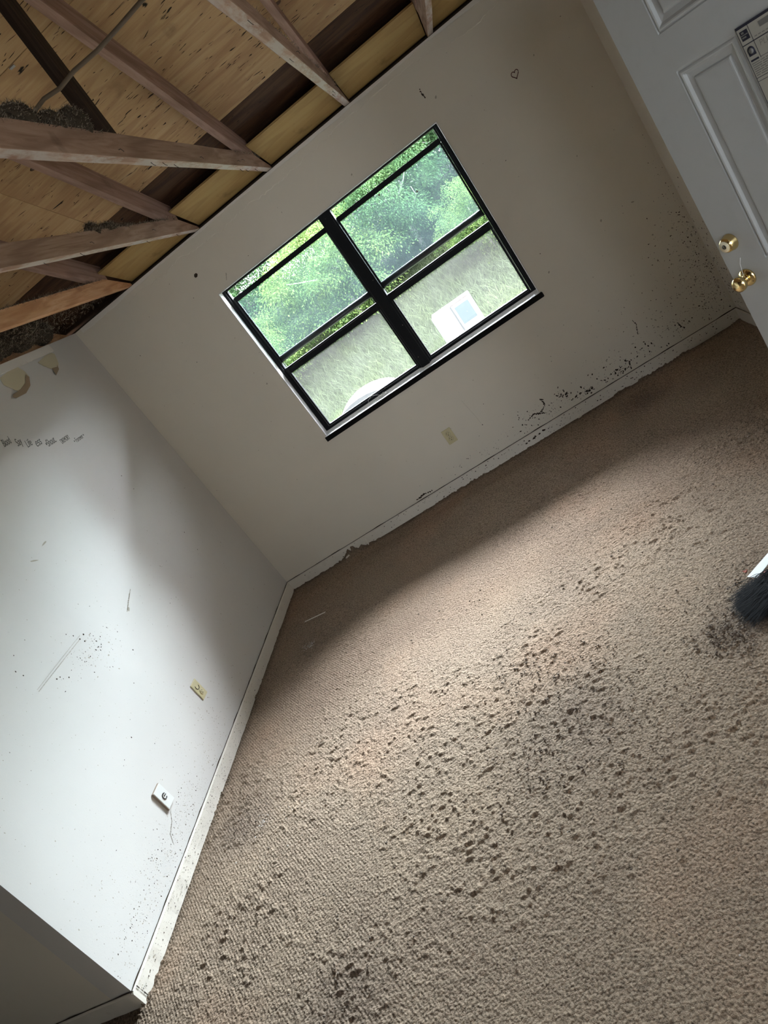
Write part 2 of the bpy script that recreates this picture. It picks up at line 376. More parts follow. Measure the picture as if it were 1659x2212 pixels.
# back wall with window hole and ragged plaster strip on top
wb = MB()
for a, b_ in (((-0.11, 0, -0.02), (WL, 0.14, H)), ((WR, 0, -0.02), (W + 0.12, 0.14, H)), ((WL, 0, -0.02), (WR, 0.14, WB)), ((WL, 0, WT), (WR, 0.14, H))):
    wb.box(a, b_)
sp = Specks()
clip = (0.02, W - 0.01, 0.10, H)
sp.uniform((0.05, 3.65, 0.12, 2.35), 330, 0.0008, 0.004, 2)
sp.uniform((0.05, 3.65, 0.12, 2.35), 60, 0.001, 0.004, 1)
sp.cloud(3.62, 0.35, 0.10, 0.22, 520, 0.0010, 0.0045, 1, clip)
sp.cloud(3.45, 0.25, 0.22, 0.22, 260, 0.0008, 0.0040, 1, clip)
sp.cloud(3.66, 0.55, 0.03, 0.30, 200, 0.0012, 0.0050, 1, clip)
sp.cloud(3.60, 0.45, 0.09, 0.25, 220, 0.002, 0.008, 2, clip); sp.cloud(3.3, 0.2, 0.25, 0.08, 120, 0.002, 0.007, 2, clip)
sp.cloud(2.9, 0.14, 0.30, 0.06, 300, 0.0012, 0.007, 1, clip)
sp.cloud(2.35, 0.16, 0.15, 0.05, 130, 0.0012, 0.006, 1, clip)
sp.cloud(1.9, 0.13, 0.2, 0.03, 90, 0.001, 0.004, 1, clip)
sp.cloud(3.2, 0.3, 0.3, 0.15, 220, 0.001, 0.004, 2, clip)
sp.line([(2.24, 0.17), (2.29, 0.19), (2.33, 0.165), (2.38, 0.20), (2.39, 0.24), (2.37, 0.26)], 0.007)
sp.line([(2.33, 0.165), (2.37, 0.145)], 0.006); sp.line([(2.20, 0.155), (2.215, 0.14)], 0.008)
sp.cloud(2.52, 0.20, 0.02, 0.012, 30, 0.002, 0.008, 1, clip)
sp.line([(2.98, 0.10), (2.99, 0.15), (2.965, 0.175)], 0.006); sp.cloud(2.90, 0.13, 0.03, 0.015, 40, 0.002, 0.009, 1, clip)
sp.line([(3.12, 0.28), (3.14, 0.34), (3.13, 0.38)], 0.004); sp.line([(3.36, 0.20), (3.37, 0.16), (3.385, 0.145)], 0.006)
sp.cloud(2.66, 0.125, 0.03, 0.015, 40, 0.002, 0.010, 1, clip)
sp.line([(2.742, 2.255), (2.745, 2.20)], 0.006); sp.blob(0.95, 2.24, 0.014, 1, 1.4, 0.5); sp.blob(0.952, 2.243, 0.006, 3, 1.2, 0.5)
sp.line([(1.93, 0.55), (1.95, 0.40), (1.955, 0.33)], 0.0008, 2); sp.blob(1.957, 0.32, 0.004, 1)
sp.line([(1.25, 0.10), (1.32, 0.11), (1.39, 0.10)], 0.008)
sp.line([(1.10, 2.10), (1.13, 2.14)], 0.004, 2)
for k in range(9): sp.blob(random.uniform(0.3, 3.4), random.uniform(0.3, 2.2), random.uniform(0.005, 0.009), 2, 1.5, 1)
sp.into(wb, lambda u, v: (u, -0.0006, v))
wall_back = struct(wb.build('wall_back', [M['wall_back'], M['mold'], M['mold_light'], M['tear_paper']]), 'cream painted window wall with torn tape along its top and mold low on the right', 'wall')
# torn ceiling tape strip
tb = MB()
def strip(mb, x0, x1, ztop, zlow, y, amp, seed, step=0.012, mi=0):
    rg = random.Random(seed); n = int((x1 - x0) / step); low = []
    z = zlow
    for i in range(n + 1):
        z += rg.uniform(-amp, amp); z = min(max(z, zlow - 0.03), zlow + 0.03); low.append(z)
    vs = []
    for i in range(n + 1):
        x = x0 + (x1 - x0) * i / n
        vs += [(x, y, ztop), (x, y, low[i]), (x, -0.0002, low[i] - 0.0035)]
    fs = []
    for i in range(n):
        a = i * 3; fs += [(a, a + 1, a + 4, a + 3), (a + 1, a + 2, a + 5, a + 4)]
    mb.add(vs, fs, mi)
strip(tb, 0.05, 3.69, 2.44, 2.412, -0.0050, 0.002, 3)
strip(tb, 0.45, 3.69, 2.415, 2.362, -0.0030, 0.007, 5, mi=1)
tb.build('torn_tape_edge', [M['tear_paper'], M['wall_back']], wall_back)['label'] = 'ragged pale paper tape edge'
# wooden top plate over the drywall, coloured dark to paint the gap's shade
tp = MB(); tp.box((-0.11, 0.013, H), (W + .1, 0.14, H + 0.012)); tp.build('top_plate', M['crack_shade'], wall_back)
# heart
hb = MB(); hp = []
for i in range(25):
    a = 2 * math.pi * i / 24
    hx = 16 * math.sin(a) ** 3; hz = 13 * math.cos(a) - 5 * math.cos(2 * a) - 2 * math.cos(3 * a) - math.cos(4 * a)
    hp.append((3.232 + hx * 0.0014 + hz * 0.0002, -0.001, 1.998 + hz * 0.0015))
hb.tube(hp, 0.0021, 6); hb.build('heart_drawing', M['marker_red'], wall_back)['label'] = 'small dark red drawn heart'

# left wall
lw = MB(); lw.box((-0.11, -L, -0.02), (0, 0, H))
sp = Specks(); clip = (-L + 0.01, -0.02, 0.09, H)
sp.uniform((-3.1, -0.2, 0.1, 1.6), 1700, 0.0006, 0.0028, 2)
sp.uniform((-3.1, -0.2, 0.1, 1.3), 160, 0.0008, 0.0035, 1)
sp.cloud(-2.5, 0.16, 0.5, 0.05, 900, 0.0008, 0.0035, 2, clip)
sp.cloud(-2.6, 0.17, 0.35, 0.07, 420, 0.0008, 0.0035, 1, clip)
sp.cloud(-1.8, 0.25, 0.3, 0.15, 500, 0.0008, 0.0035, 2, clip)
sp.cloud(-2.95, 0.35, 0.12, 0.18, 200, 0.0008, 0.0035, 2, clip)
sp.cloud(-2.05, 1.02, 0.12, 0.04, 90, 0.0012, 0.005, 1, clip); sp.cloud(-1.98, 0.96, 0.1, 0.05, 60, 0.0012, 0.006, 2, clip)
sp.line([(-2.42, 1.10), (-2.2, 1.10), (-2.02, 1.10)], 0.0018, 2); sp.line([(-2.42, 1.11), (-2.2, 1.112), (-2.0, 1.112)], 0.0014, 2)
sp.line([(-1.62, 0.99), (-1.55, 1.02), (-1.47, 1.05)], 0.004, 2); sp.blob(-1.60, 0.99, 0.012, 2, 2, 0.6)
sp.blob(-1.98, 1.10, 0.006); sp.blob(-2.02, 1.10, 0.005); sp.blob(-2.3, 1.07, 0.005)
sp.blob(-1.72, 1.55, 0.012, 2, 5, 0.1); sp.blob(-1.86, 1.52, 0.012, 2, 5, -0.4)
sp.line([(-2.40, 0.24), (-2.44, 0.21), (-2.50, 0.19), (-2.53, 0.15)], 0.0030, 2)
for k in range(12): sp.blob(random.uniform(-2.9, -0.4), random.uniform(0.2, 1.7), random.uniform(0.003, 0.005), 1)
sp.into(lw, lambda u, v: (0.0006, u, v))
wall_left = struct(lw.build('wall_left', [M['wall_left'], M['mold'], M['mold_light']]), 'white speckled side wall with scribbled words and two wall plates', 'wall')

# scribbled words
def words(txt, y, z, size, shear, wid, parent):
    cu = bpy.data.curves.new('txt', 'FONT'); cu.body = txt; cu.size = size; cu.shear = shear; cu.align_x = 'CENTER'; cu.align_y = 'CENTER'
    cu.extrude = 0.0003; cu.offset = -0.0004
    o = bpy.data.objects.new('tmp', cu); COL.objects.link(o); bpy.context.view_layer.update()
    dg = bpy.context.evaluated_depsgraph_get(); me = bpy.data.meshes.new_from_object(o.evaluated_get(dg), depsgraph=dg)
    COL.objects.unlink(o); bpy.data.objects.remove(o)
    me.materials.clear(); me.materials.append(M['marker'])
    p = bpy.data.objects.new('scribbled_word', me); COL.objects.link(p); p.parent = parent
    xs = [vv.co.x for vv in me.vertices]; k = wid / max(1e-6, max(xs) - min(xs))
    p.matrix_local = Matrix(((0, 0, 1, 0.0009), (k, 0, 0, y), (0, 1, 0, z), (0, 0, 0, 1)))
    return p
for (txt, y, z, s_, sh, wid) in (('Blood', -1.385, 2.064, 0.06, 0.6, 0.080), ('Say', -1.308, 2.031, 0.062, 0.6, 0.055), ('Life', -1.249, 1.998, 0.06, 0.6, 0.055),
                             ('ess', -1.180, 1.977, 0.068, 0.6, 0.062), ('•Shout.', -1.085, 1.941, 0.06, 0.5, 0.098), ('DREMORY', -0.957, 1.906, 0.042, 0.1, 0.100), ('• Forever •', -0.838, 1.866, 0.044, 0.15, 0.125)):
    words(txt, y, z, s_, sh, wid, wall_left)

# return wall (faces away from window), outer room walls
wr_ = MB(); wr_.box((-2.6, -L, -0.02), (-0.11, -L + 0.11, H)); wr_.v = wr_.v
struct(wr_.build('wall_return', M['wall_back']), 'shaded wall face turning the corner at lower left', 'wall')
wr_ = MB(); DY0, DY1 = -3.83, -2.93
wr_.box((W, DY1, -0.02), (W + 0.12, 0, H)); wr_.box((W, -5.9, -0.02), (W + 0.12, DY0, H)); wr_.box((W, DY0, 2.06), (W + 0.12, DY1, H))
sp = Specks(); sp.cloud(-0.08, 0.35, 0.08, 0.25, 240, 0.002, 0.008, 1, (-0.6, -0.005, 0.1, 1.4)); sp.into(wr_, lambda u, v: (W - 0.0006, u, v))
struct(wr_.build('wall_right', [M['wall_back'], M['mold']]), 'cream side wall mostly hidden behind the open white door', 'wall')
wr_ = MB()  # the gap near the right end is an added opening for fill light
for a, b_ in (((-2.6, -6.0, -.02), (2.92, -5.9, H)), ((3.6, -6.0, -.02), (W + .12, -5.9, H)), ((2.92, -6.0, -.02), (3.6, -5.9, 1.1)), ((2.92, -6.0, 1.9), (3.6, -5.9, H))): wr_.box(a, b_)
struct(wr_.build('wall_front', M['paneling']), 'wall behind the camera with an added opening for fill light', 'wall')
wr_ = MB(); wr_.box((-2.7, -6.0, -0.02), (-2.6, -L + 0.11, H)); struct(wr_.build('wall_hall', M['paneling']), 'far wall of the side passage', 'wall')

wr_ = MB()  # added unseen box: closes off doorway sky, its opening lets in fill
wr_.box((5.3, -5.0, -.02), (5.4, -1.8, H))
for a, b_ in (((W + .12, -5.0, -.02), (3.95, -4.9, H)), ((5.2, -5.0, -.02), (5.3, -4.9, H)), ((3.95, -5.0, -.02), (5.2, -4.9, .5)), ((3.95, -5.0, 2.1), (5.2, -4.9, H))): wr_.box(a, b_)
wr_.box((W + .12, -1.9, -0.02), (5.4, -1.8, H)); wr_.box((W + .12, -5.0, H), (5.4, -1.8, H + .05)); wr_.box((W + .10, -5.0, -0.05), (5.4, -1.8, -0.008))
struct(wr_.build('wall_entry_added', M['wall_back']), 'added unseen entry box beyond the open door, blocking sky and admitting fill light', 'wall')
# baseboards
def bboard(name, a, b_, nrm, label, marks=None, jag=0.0):
    """a,b: xy ends on the wall; nrm: xy direction into the room"""
    mb = MB(); T = 0.012; Hb = 0.080
    ax, ay = a; bx, by = b_; nx, ny = nrm; n = 160
    prof = [(0.0, 0.0), (T, 0.0), (T, Hb - 0.006), (T * 0.55, Hb), (0, Hb)]
    vs = []; 
    for i in range(n + 1):
        k = i / n; x = ax + (bx - ax) * k; y = ay + (by - ay) * k
        wv_ = 0.0012 * math.sin(i * .35) + 0.0008 * math.sin(i * 1.1)
        for (t_, z) in prof: vs.append((x + nx * (t_ + (wv_ if t_ > 0 else 0)), y + ny * (t_ + (wv_ if t_ > 0 else 0)), z))
    k = len(prof); fs = [(i * k + j, i * k + j + 1, (i + 1) * k + j + 1, (i + 1) * k + j) for i in range(n) for j in range(k - 1)]
    fs += [tuple(range(k)), tuple(reversed([n * k + j for j in range(k)]))]
    mb.add(vs, fs)
    if marks: marks.into(mb, lambda u, v: (ax + (bx - ax) * u + nx * (T + .002), ay + (by - ay) * u + ny * (T + .002), v))
    o = mb.build(name, [M['trim'], M['mold'], M['mold_light']])
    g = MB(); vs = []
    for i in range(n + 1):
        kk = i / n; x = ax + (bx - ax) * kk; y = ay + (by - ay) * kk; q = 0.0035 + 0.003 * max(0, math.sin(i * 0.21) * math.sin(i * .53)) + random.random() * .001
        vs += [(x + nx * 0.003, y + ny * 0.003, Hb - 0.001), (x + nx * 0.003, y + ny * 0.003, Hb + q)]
    g.add(vs, [(2 * i, 2 * i + 1, 2 * i + 3, 2 * i + 2) for i in range(n)])  # dark strip painted in for the shadow gap over the board
    g.build('gap_shade_line', M['crack_shade'], o)['label'] = 'dark strip painting the shadow gap above the board'
    return struct(o, label, 'baseboard')
mk = Specks(); 
for (u, v) in ((0.58, .045),): pass
mk.line([(0.575, 0.035), (0.60, 0.045), (0.625, 0.060)], 0.008)
for _ in range(260): mk.blob(random.random() ** 0.6, random.uniform(.01, .075), random.uniform(.0008, .004), random.choice((1, 2)), 1.4, random.random() * 3)
# u is a fraction of the board, so shrink the marks along it
mk.items = [(u, v, r_, mi, 1.0, 0.0) for (u, v, r_, mi, el, an) in mk.items]
class SpecksU(Specks):
    def into(s, mb, f):
        for (u, v, rad, mi, el, ang) in s.items:
            pts = []; ph = random.random() * 6
            for i in range(6):
                a = ph + math.pi * i / 3; q = rad * random.uniform(.65, 1.2)
                pts.append(f(u + math.cos(a) * q * 1.5 / s.len, v + math.sin(a) * q))
            mb.add(pts, [tuple(range(6))], mi)
mb_ = SpecksU(); mb_.items = mk.items; mb_.len = W
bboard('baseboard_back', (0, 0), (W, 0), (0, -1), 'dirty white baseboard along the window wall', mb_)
ml = SpecksU(); ml.len = L
for _ in range(900): ml.blob(min(0.99, abs(random.gauss(0.72, 0.2))), random.uniform(.008, .076), 0.0008 + .0022 * random.random() ** 3, random.choice((1, 2, 2, 2)))
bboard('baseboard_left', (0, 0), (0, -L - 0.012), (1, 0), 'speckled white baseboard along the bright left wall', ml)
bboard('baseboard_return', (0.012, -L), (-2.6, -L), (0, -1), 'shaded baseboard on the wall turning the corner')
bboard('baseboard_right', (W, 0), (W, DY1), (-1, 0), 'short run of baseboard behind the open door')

# carpeted floor
def carpet():
    x = np.linspace(-0.0, W, 960); y = np.linspace(-4.1, 0.0, 1060)
    X, Y = np.meshgrid(x, y, indexing='ij')
    rough = np.clip((vnoise(X, Y, 1.3, 1) - 0.38) * 2.6, 0, 1) * 0.7 + 0.12
    blobs = [(1.95, -2.65, .45), (2.65, -2.65, .22), (2.9, -0.35, .18), (0.27, -2.45, .25), (1.05, -3.45, .3), (2.2, -1.9, .3), (0.5, -1.1, .22), (1.9, -2.2, .22), (3.2, -1.3, .5), (2.7, -1.8, .5), (0.1, -2.2, 0.35), (.45, -3.0, .4)]
    for (bx, by, br) in blobs: rough = np.maximum(rough, np.exp(-((X - bx) ** 2 + (Y - by) ** 2) / br ** 2))
    smooth_ = np.exp(-(((X - 0.9) / 0.7) ** 2 + ((Y + 0.7) / 0.45) ** 2)); rough *= (1 - 0.75 * smooth_)
    n1 = vnoise(X, Y, 62, 2); n2 = vnoise(X, Y, 125, 3); n3 = vnoise(X * .9 + Y * .3, Y * .9 - X * .3, 31, 4)
    h = 0.0032 * n2 + 0.0050 * n1 * rough
    cl = np.clip((n1 * 0.55 + n3 * 0.45 - 0.62) * 6, 0, 1); h += 0.0062 * cl * rough ** 1.5
    h += 0.004 * vnoise(X, Y, 5, 6) + 0.006 * vnoise(X, Y, 1.7, 7)
    # ribs
    a = (X * 0.785 + Y * 0.62); h += 0.0003 * (1 - rough) * np.sin(2 * np.pi * a / 0.013)
    # ruck near the left wall
    p = np.stack([X, Y]); A = np.array([0.06, -2.42]); B = np.array([0.34, -2.17]); dd = B - A
    tt = np.clip(((X - A[0]) * dd[0] + (Y - A[1]) * dd[1]) / (dd @ dd), 0, 1)
    dist = np.hypot(X - A[0] - tt * dd[0], Y - A[1] - tt * dd[1]); h += 0.012 * np.exp(-(dist / 0.022) ** 2)
    # frayed edge against the walls
    for D, sd in ((-Y, 8), (X, 9), (W - X, 10)):
        e = np.exp(-np.clip(D, 0, None) / 0.028); along = X if sd == 8 else Y
        j = vnoise(along, along * 0, 28, sd) * 0.6 + vnoise(along, along * 0, 7, sd + 5) * 0.7
        h += e * (0.004 + 0.022 * np.clip(j - 0.55, 0, 1)) * (0.6 + 0.8 * n2)
    e = np.exp(-((X - 0.60) / 0.09) ** 2 - ((Y + 0.0) / 0.05) ** 2); h += e * 0.05 * (0.5 + n1)
    Z = h - 0.012
    V = np.stack([X.ravel(), Y.ravel(), Z.ravel()], 1); nx, ny = X.shape
    I = np.arange(nx * ny).reshape(nx, ny)
    F = np.stack([I[:-1, :-1].ravel(), I[1:, :-1].ravel(), I[1:, 1:].ravel(), I[:-1, 1:].ravel()], 1)
    return V, F
V, F = carpet()
# plain carpet outside the detailed part
ex = []
b0 = len(V)
ex = [(-2.6, -5.9, -0.003), (0.02, -5.9, -0.003), (0.02, -L, -0.003), (-2.6, -L, -0.003), (0.02, -5.9, -0.003), (W + .1, -5.9, -0.003), (W + .1, -4.08, -0.003), (0.02, -4.08, -0.003)]
V = np.vstack([V, np.array(ex)]); F = np.vstack([F, [[b0, b0 + 1, b0 + 2, b0 + 3], [b0 + 4, b0 + 5, b0 + 6, b0 + 7]]])
b0 = len(V); q = [(-2.7, -6.0, -.03), (W + .12, -6.0, -.03), (W + .12, .14, -.03), (-2.7, .14, -.03)]
V = np.vstack([V, np.array(q)]); F = np.vstack([F, [[b0, b0 + 1, b0 + 2, b0 + 3]]])
floor = struct(np_mesh('floor', V, F, M['carpet']), 'worn brown looped carpet littered with lint', 'carpet floor')

# ------------------------------------------------------------------ WINDOW
win = tag(empty('window_1', (0, 0, 0)), 'black framed double sash window in the cream wall', 'window', kind='structure')
def rect_ring(mb, x0, x1, z0, z1, wl, wr, wbt, wt, y0, y1, mi=0):
    mb.box((x0, y0, z0), (x0 + wl, y1, z1), mi); mb.box((x1 - wr, y0, z0), (x1, y1, z1), mi)
    mb.box((x0 + wl, y0, z0), (x1 - wr, y1, z0 + wbt), mi); mb.box((x0 + wl, y0, z1 - wt), (x1 - wr, y1, z1), mi)
j = MB(); j.box((WL - 0.001, 0, WB), (WL + 0.004, 0.075, WT)); j.box((WR - 0.004, 0, WB), (WR + 0.001, 0.075, WT)); j.box((WL, 0.0, WT - 0.004), (WR, 0.075, WT + 0.001))
j.build('jamb_lining', M['sill'], win)['label'] = 'white painted jamb lining'
fr = MB(); rect_ring(fr, WL, WR, WB, WT, 0.022, 0.022, 0.03, 0.014, 0.072, 0.135)
rect_ring(fr, WL + .02, WR - .02, WB + .02, WT - .012, 0.014, 0.014, 0.016, 0.004, 0.085, 0.125)
fr.build('outer_frame', M['frame'], win, 0.0015)
mu = MB(); mu.box((1.815, 0.066, WB + .01), (1.905, 0.135, WT - .004)); mu.box((1.828, 0.060, WB + .012), (1.892, 0.067, WT - .03))
mu.build('mullion', M['frame'], win, 0.0015)
cg = MB(); cg.box((1.826, 0.0655, WB + .02), (1.8275, 0.0675, WT - .08)); cg.box((1.8925, 0.0655, WB + .02), (1.894, 0.0675, 1.35)); cg.build('edge_bead', M['frame_grey'], win)
for (x0, x1) in ((1.029, 1.815), (1.905, 2.695)):
    fx = MB()      # fixed bits of the frame: meeting rail of the lower sash
    lo = MB(); rect_ring(lo, x0, x1, 0.893, 1.412, 0.016, 0.016, 0.022, 0.050, 0.078, 0.104)
    lo.box((x0, 0.074, 1.398), (x1, 0.079, 1.404)); ls = lo.build('lower_sash', M['frame'], win, 0.0015)
    p = MB(); p.box((x0 + .014, 0.0905, 0.912), (x1 - .014, 0.0915, 1.365)); p.build('pane', M['pane_screen'], ls)['label'] = 'dusty screened pane'
    bd = MB(); bd.box((x0 + .003, 0.0765, 0.905), (x0 + .005, 0.079, 1.36)); bd.box((x1 - .005, 0.0765, 0.905), (x1 - .003, 0.079, 1.36)); bd.box((x0 + .01, 0.0765, 0.9015), (x1 - .01, 0.079, 0.9035))
    bd.box((x0 + .06, 0.0728, 1.4005), (x1 - .06, 0.0745, 1.4022))
    bd.build('glazing_bead', M['seal'], ls)
    up = MB(); rect_ring(up, x0, x1, 1.455, 1.988, 0.012, 0.012, 0.046, 0.032, 0.106, 0.128)
    # bottom rail is grey, the rest black
    up = MB(); up.box((x0, 0.106, 1.955), (x1, 0.128, 1.988)); up.box((x0, 0.106, 1.455), (x0 + .010, 0.128, 1.955)); up.box((x1 - .010, 0.106, 1.455), (x1, 0.128, 1.955))
    us = up.build('upper_sash', M['frame'], win, 0.0015)
    gr = MB(); Mr = Matrix.Translation((x0 + .01, 0.119, 1.478)) @ Matrix.Rotation(math.radians(90), 4, 'Y')
    gr.lathe([(0.022, 0), (0.022, x1 - x0 - .02)], 20, M=Mr); gr.box((x0 + .01, 0.112, 1.456), (x1 - .01, 0.126, 1.468))
    gr.build('bottom_rail', M['frame_grey'], us)['label'] = 'rounded grey bottom rail'
    p = MB(); p.box((x0 + .010, 0.1165, 1.495), (x1 - .010, 0.1175, 1.957)); p.build('pane', M['pane_blue'], us)['label'] = 'bluish dusty pane'
    sb = MB(); sb.box((x0 + .010, 0.1045, 1.40), (x0 + .0125, 0.107, 1.955)); sb.box((x1 - .0125, 0.1045, 1.40), (x1 - .010, 0.107, 1.955)); sb.build('glazing_bead', M['seal'], us)
    lt = MB()
    for q in (x0 + 0.004, x1 - 0.012): lt.tube([(q, .075, 2.035), (q + .008, .07, 2.03), (q + .004, .07, 2.02)], 0.002, 6)
    lt.build('sash_clip', M['steel'], win)
s_ = MB(); s_.box((WL - .004, -0.012, WB - 0.004), (WR + .004, 0.080, WB + 0.010)); s_.add([(WL, .048, WB + .010), (WR, .048, WB + .010), (WR, .071, WB + .026), (WL, .071, WB + .026)], [(0, 1, 2, 3)]); sl = s_.build('window_sill', M['sill'], win, 0.0)
s_ = MB(); s_.box((WL - .012, -0.016, WB - 0.027), (WR + .012, -0.002, WB + 0.0085)); s_.box((WR + .004, -0.022, WB - .024), (WR + .016, -0.002, WB + .004)); s_.build('sill_nosing', M['nosing'], sl, 0.002)['label'] = 'dark front edge of the sill'
# crumbs on the sill
def crumbs(mb, n, fpos, r0, r1, flat=0.6):
    for _ in range(n):
        c = Vector(fpos()); rr = r0 + (r1 - r0) * random.random() ** 2
        vs = [c + Vector((random.uniform(.6, 1.2) * a * rr, random.uniform(.6, 1.2) * b_ * rr, random.uniform(.6, 1.2) * g * rr * flat)) for (a, b_, g) in ((1, 0, 0), (-1, 0, 0), (0, 1, 0), (0, -1, 0), (0, 0, 1), (0, 0, -1))]
        mb.add(vs, [(0, 2, 4), (2, 1, 4), (1, 3, 4), (3, 0, 4), (2, 0, 5), (1, 2, 5), (3, 1, 5), (0, 3, 5)])
cb = MB()
crumbs(cb, 420, lambda: (random.gauss(1.42, .17), random.uniform(0.02, .070), WB + .013), .002, .008)
crumbs(cb, 90, lambda: (random.gauss(1.49, .02), random.uniform(0.03, .075), WB + .016 + random.random() * .012), .003, .009)
crumbs(cb, 160, lambda: (random.uniform(WL + .02, WR - .1), random.uniform(0.045, .072), WB + .012), .0015, .005)
crumbs(cb, 60, lambda: (random.gauss(2.22, .02), random.uniform(0.04, .075), WB + .014), .002, .008)
tag(cb.build('plaster_crumbs', M['debris']), 'white plaster crumbs scattered along the window sill', 'debris', kind='stuff')
ct = MB(); ct.tube([(1.37, .03, WB + .012), (1.385, .05, WB + .045), (1.42, .06, WB + .058), (1.46, .055, WB + .04), (1.49, .05, WB + .02)], .0013, 5)
tag(ct.build('curled_wire', M['debris']), 'thin pale curled wire arching over the sill crumbs', 'wire')

# ------------------------------------------------------------------ CEILING: roof deck, trusses
PZ0, PM = 2.538, 0.333
TH = math.atan(PM)
bk = MB(); ya, yb = 0.56, -6.1
def dk(y): return PZ0 - PM * y
bk.add([(-2.8, ya, dk(ya) + .016), (4.4, ya, dk(ya) + .016), (4.4, yb, dk(yb) + .016), (-2.8, yb, dk(yb) + .016)], [(0, 1, 2, 3)])
ceiling = struct(bk.build('ceiling', M['felt']), 'open underside of the roof with exposed plywood sheathing', 'ceiling')
rows = [0.52, -0.525, -1.682, -2.839, -3.996, -5.153, -6.10]
for i in range(len(rows) - 1):
    y1, y0 = rows[i], rows[i + 1]
    xs = [-2.8, -0.08 - 0.3 + (1.216 if i % 2 else 0), 2.355 + (0 if i % 2 else 0.0) + (0.608 if i % 2 else 0), 4.4]
    for a, b_ in zip(xs[:-1], xs[1:]):
        Lr = (y1 - y0) / math.cos(TH); s_ = MB(); s_.box((0.0015, -Lr + .002, 0), (b_ - a - .0015, -.002, .012))
        gq = random.Random(i * 31 + int(a * 10)); nn = int((90 if i == 0 else 210) * (b_ - a) * Lr) if y0 > -4.5 and b_ > 0 else 0
        cx_, cy_ = .5, -.5
        for _ in range(nn):
            if gq.random() < .45: cx_, cy_ = gq.uniform(.05, b_ - a - .05), gq.uniform(-Lr + .03, -.03)
            else: cx_, cy_ = cx_ + gq.gauss(0, .035), cy_ + gq.gauss(0, .018)
            if not (.04 < cx_ < b_ - a - .04 and -Lr + .02 < cy_ < -.02): continue
            ln_ = .007 + .030 * gq.random() ** 2.2; wd_ = .0009 + .0024 * gq.random() ** 2; an = gq.gauss(0, .16); ca, sa = math.cos(an), math.sin(an)
            if gq.random() < .10: pq = [(-ln_ * .6, -wd_), (ln_ * .7, -wd_ * 2.4), (ln_ * .5, wd_ * 2.0), (-ln_ * .2, wd_)]
            else: pq = [(-ln_, gq.uniform(-1, 1) * wd_), (-ln_ * .2, -wd_), (ln_ * .5, -wd_ * .7), (ln_, gq.uniform(-1, 1) * wd_), (ln_ * .3, wd_), (-ln_ * .5, wd_ * .6)]
            s_.add([(cx_ + u * ca - v_ * sa, cy_ + u * sa + v_ * ca, -.0006) for (u, v_) in pq], [tuple(reversed(range(len(pq))))], 1)
        for _ in range(int(2.2 * (b_ - a) * Lr)):
            kx, ky = gq.uniform(.1, b_ - a - .1), gq.uniform(-Lr + .1, -.1); rk = gq.uniform(.010, .020)
            s_.add([(kx + rk * 1.35 * math.cos(q * .5236), ky + rk * .8 * math.sin(q * .5236), -.0005) for q in range(12)], [tuple(reversed(range(12)))], 1)
            s_.add([(kx + .002 + rk * 1.2 * math.cos(q * .5236), ky + rk * .7 * math.sin(q * .5236), -.0011) for q in range(12)], [tuple(reversed(range(12)))], 2)
        o = s_.build('plywood_sheet', [M['plywood_shaded'] if i == 0 else M['plywood'], M['crack_shade'], M['knot']], ceiling)
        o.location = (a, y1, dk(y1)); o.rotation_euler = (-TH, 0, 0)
        if i == 0: o['label'] = 'darker plywood sheet by the eave, shade painted into its colour'
# soffit, fascia and attic ends (outside of the photo but they shade the window and close the attic)
s_ = MB(); s_.box((-2.8, 0.14, 2.30), (4.4, 0.55, 2.31)); s_.box((-2.8, .53, 2.28), (4.4, .55, 2.42)); s_.build('eave_soffit', M['trim'], ceiling)
s_ = MB(); s_.add([(-2.8, .72, 2.2), (-2.8, -6.1, 2.2), (-2.8, -6.1, 4.7), (-2.8, .72, 2.4)], [(0, 1, 2, 3)]); s_.add([(4.4, .72, 2.2), (4.4, -6.1, 2.2), (4.4, -6.1, 4.7), (4.4, .72, 2.4)], [(3, 2, 1, 0)])
s_.add([(-2.8, -6.1, 2.2), (4.4, -6.1, 2.2), (4.4, -6.1, 4.7), (-2.8, -6.1, 4.7)], [(0, 1, 2, 3)]); s_.build('gable_board', M['plywood_shaded'], ceiling)
s_ = MB(); s_.box((-2.8, -6.1, H), (-0.10, 0.14, H + .012)); s_.box((W + .02, -6.1, H), (4.4, .14, H + .012)); s_.build('neighbour_ceiling_board', M['felt'], ceiling)

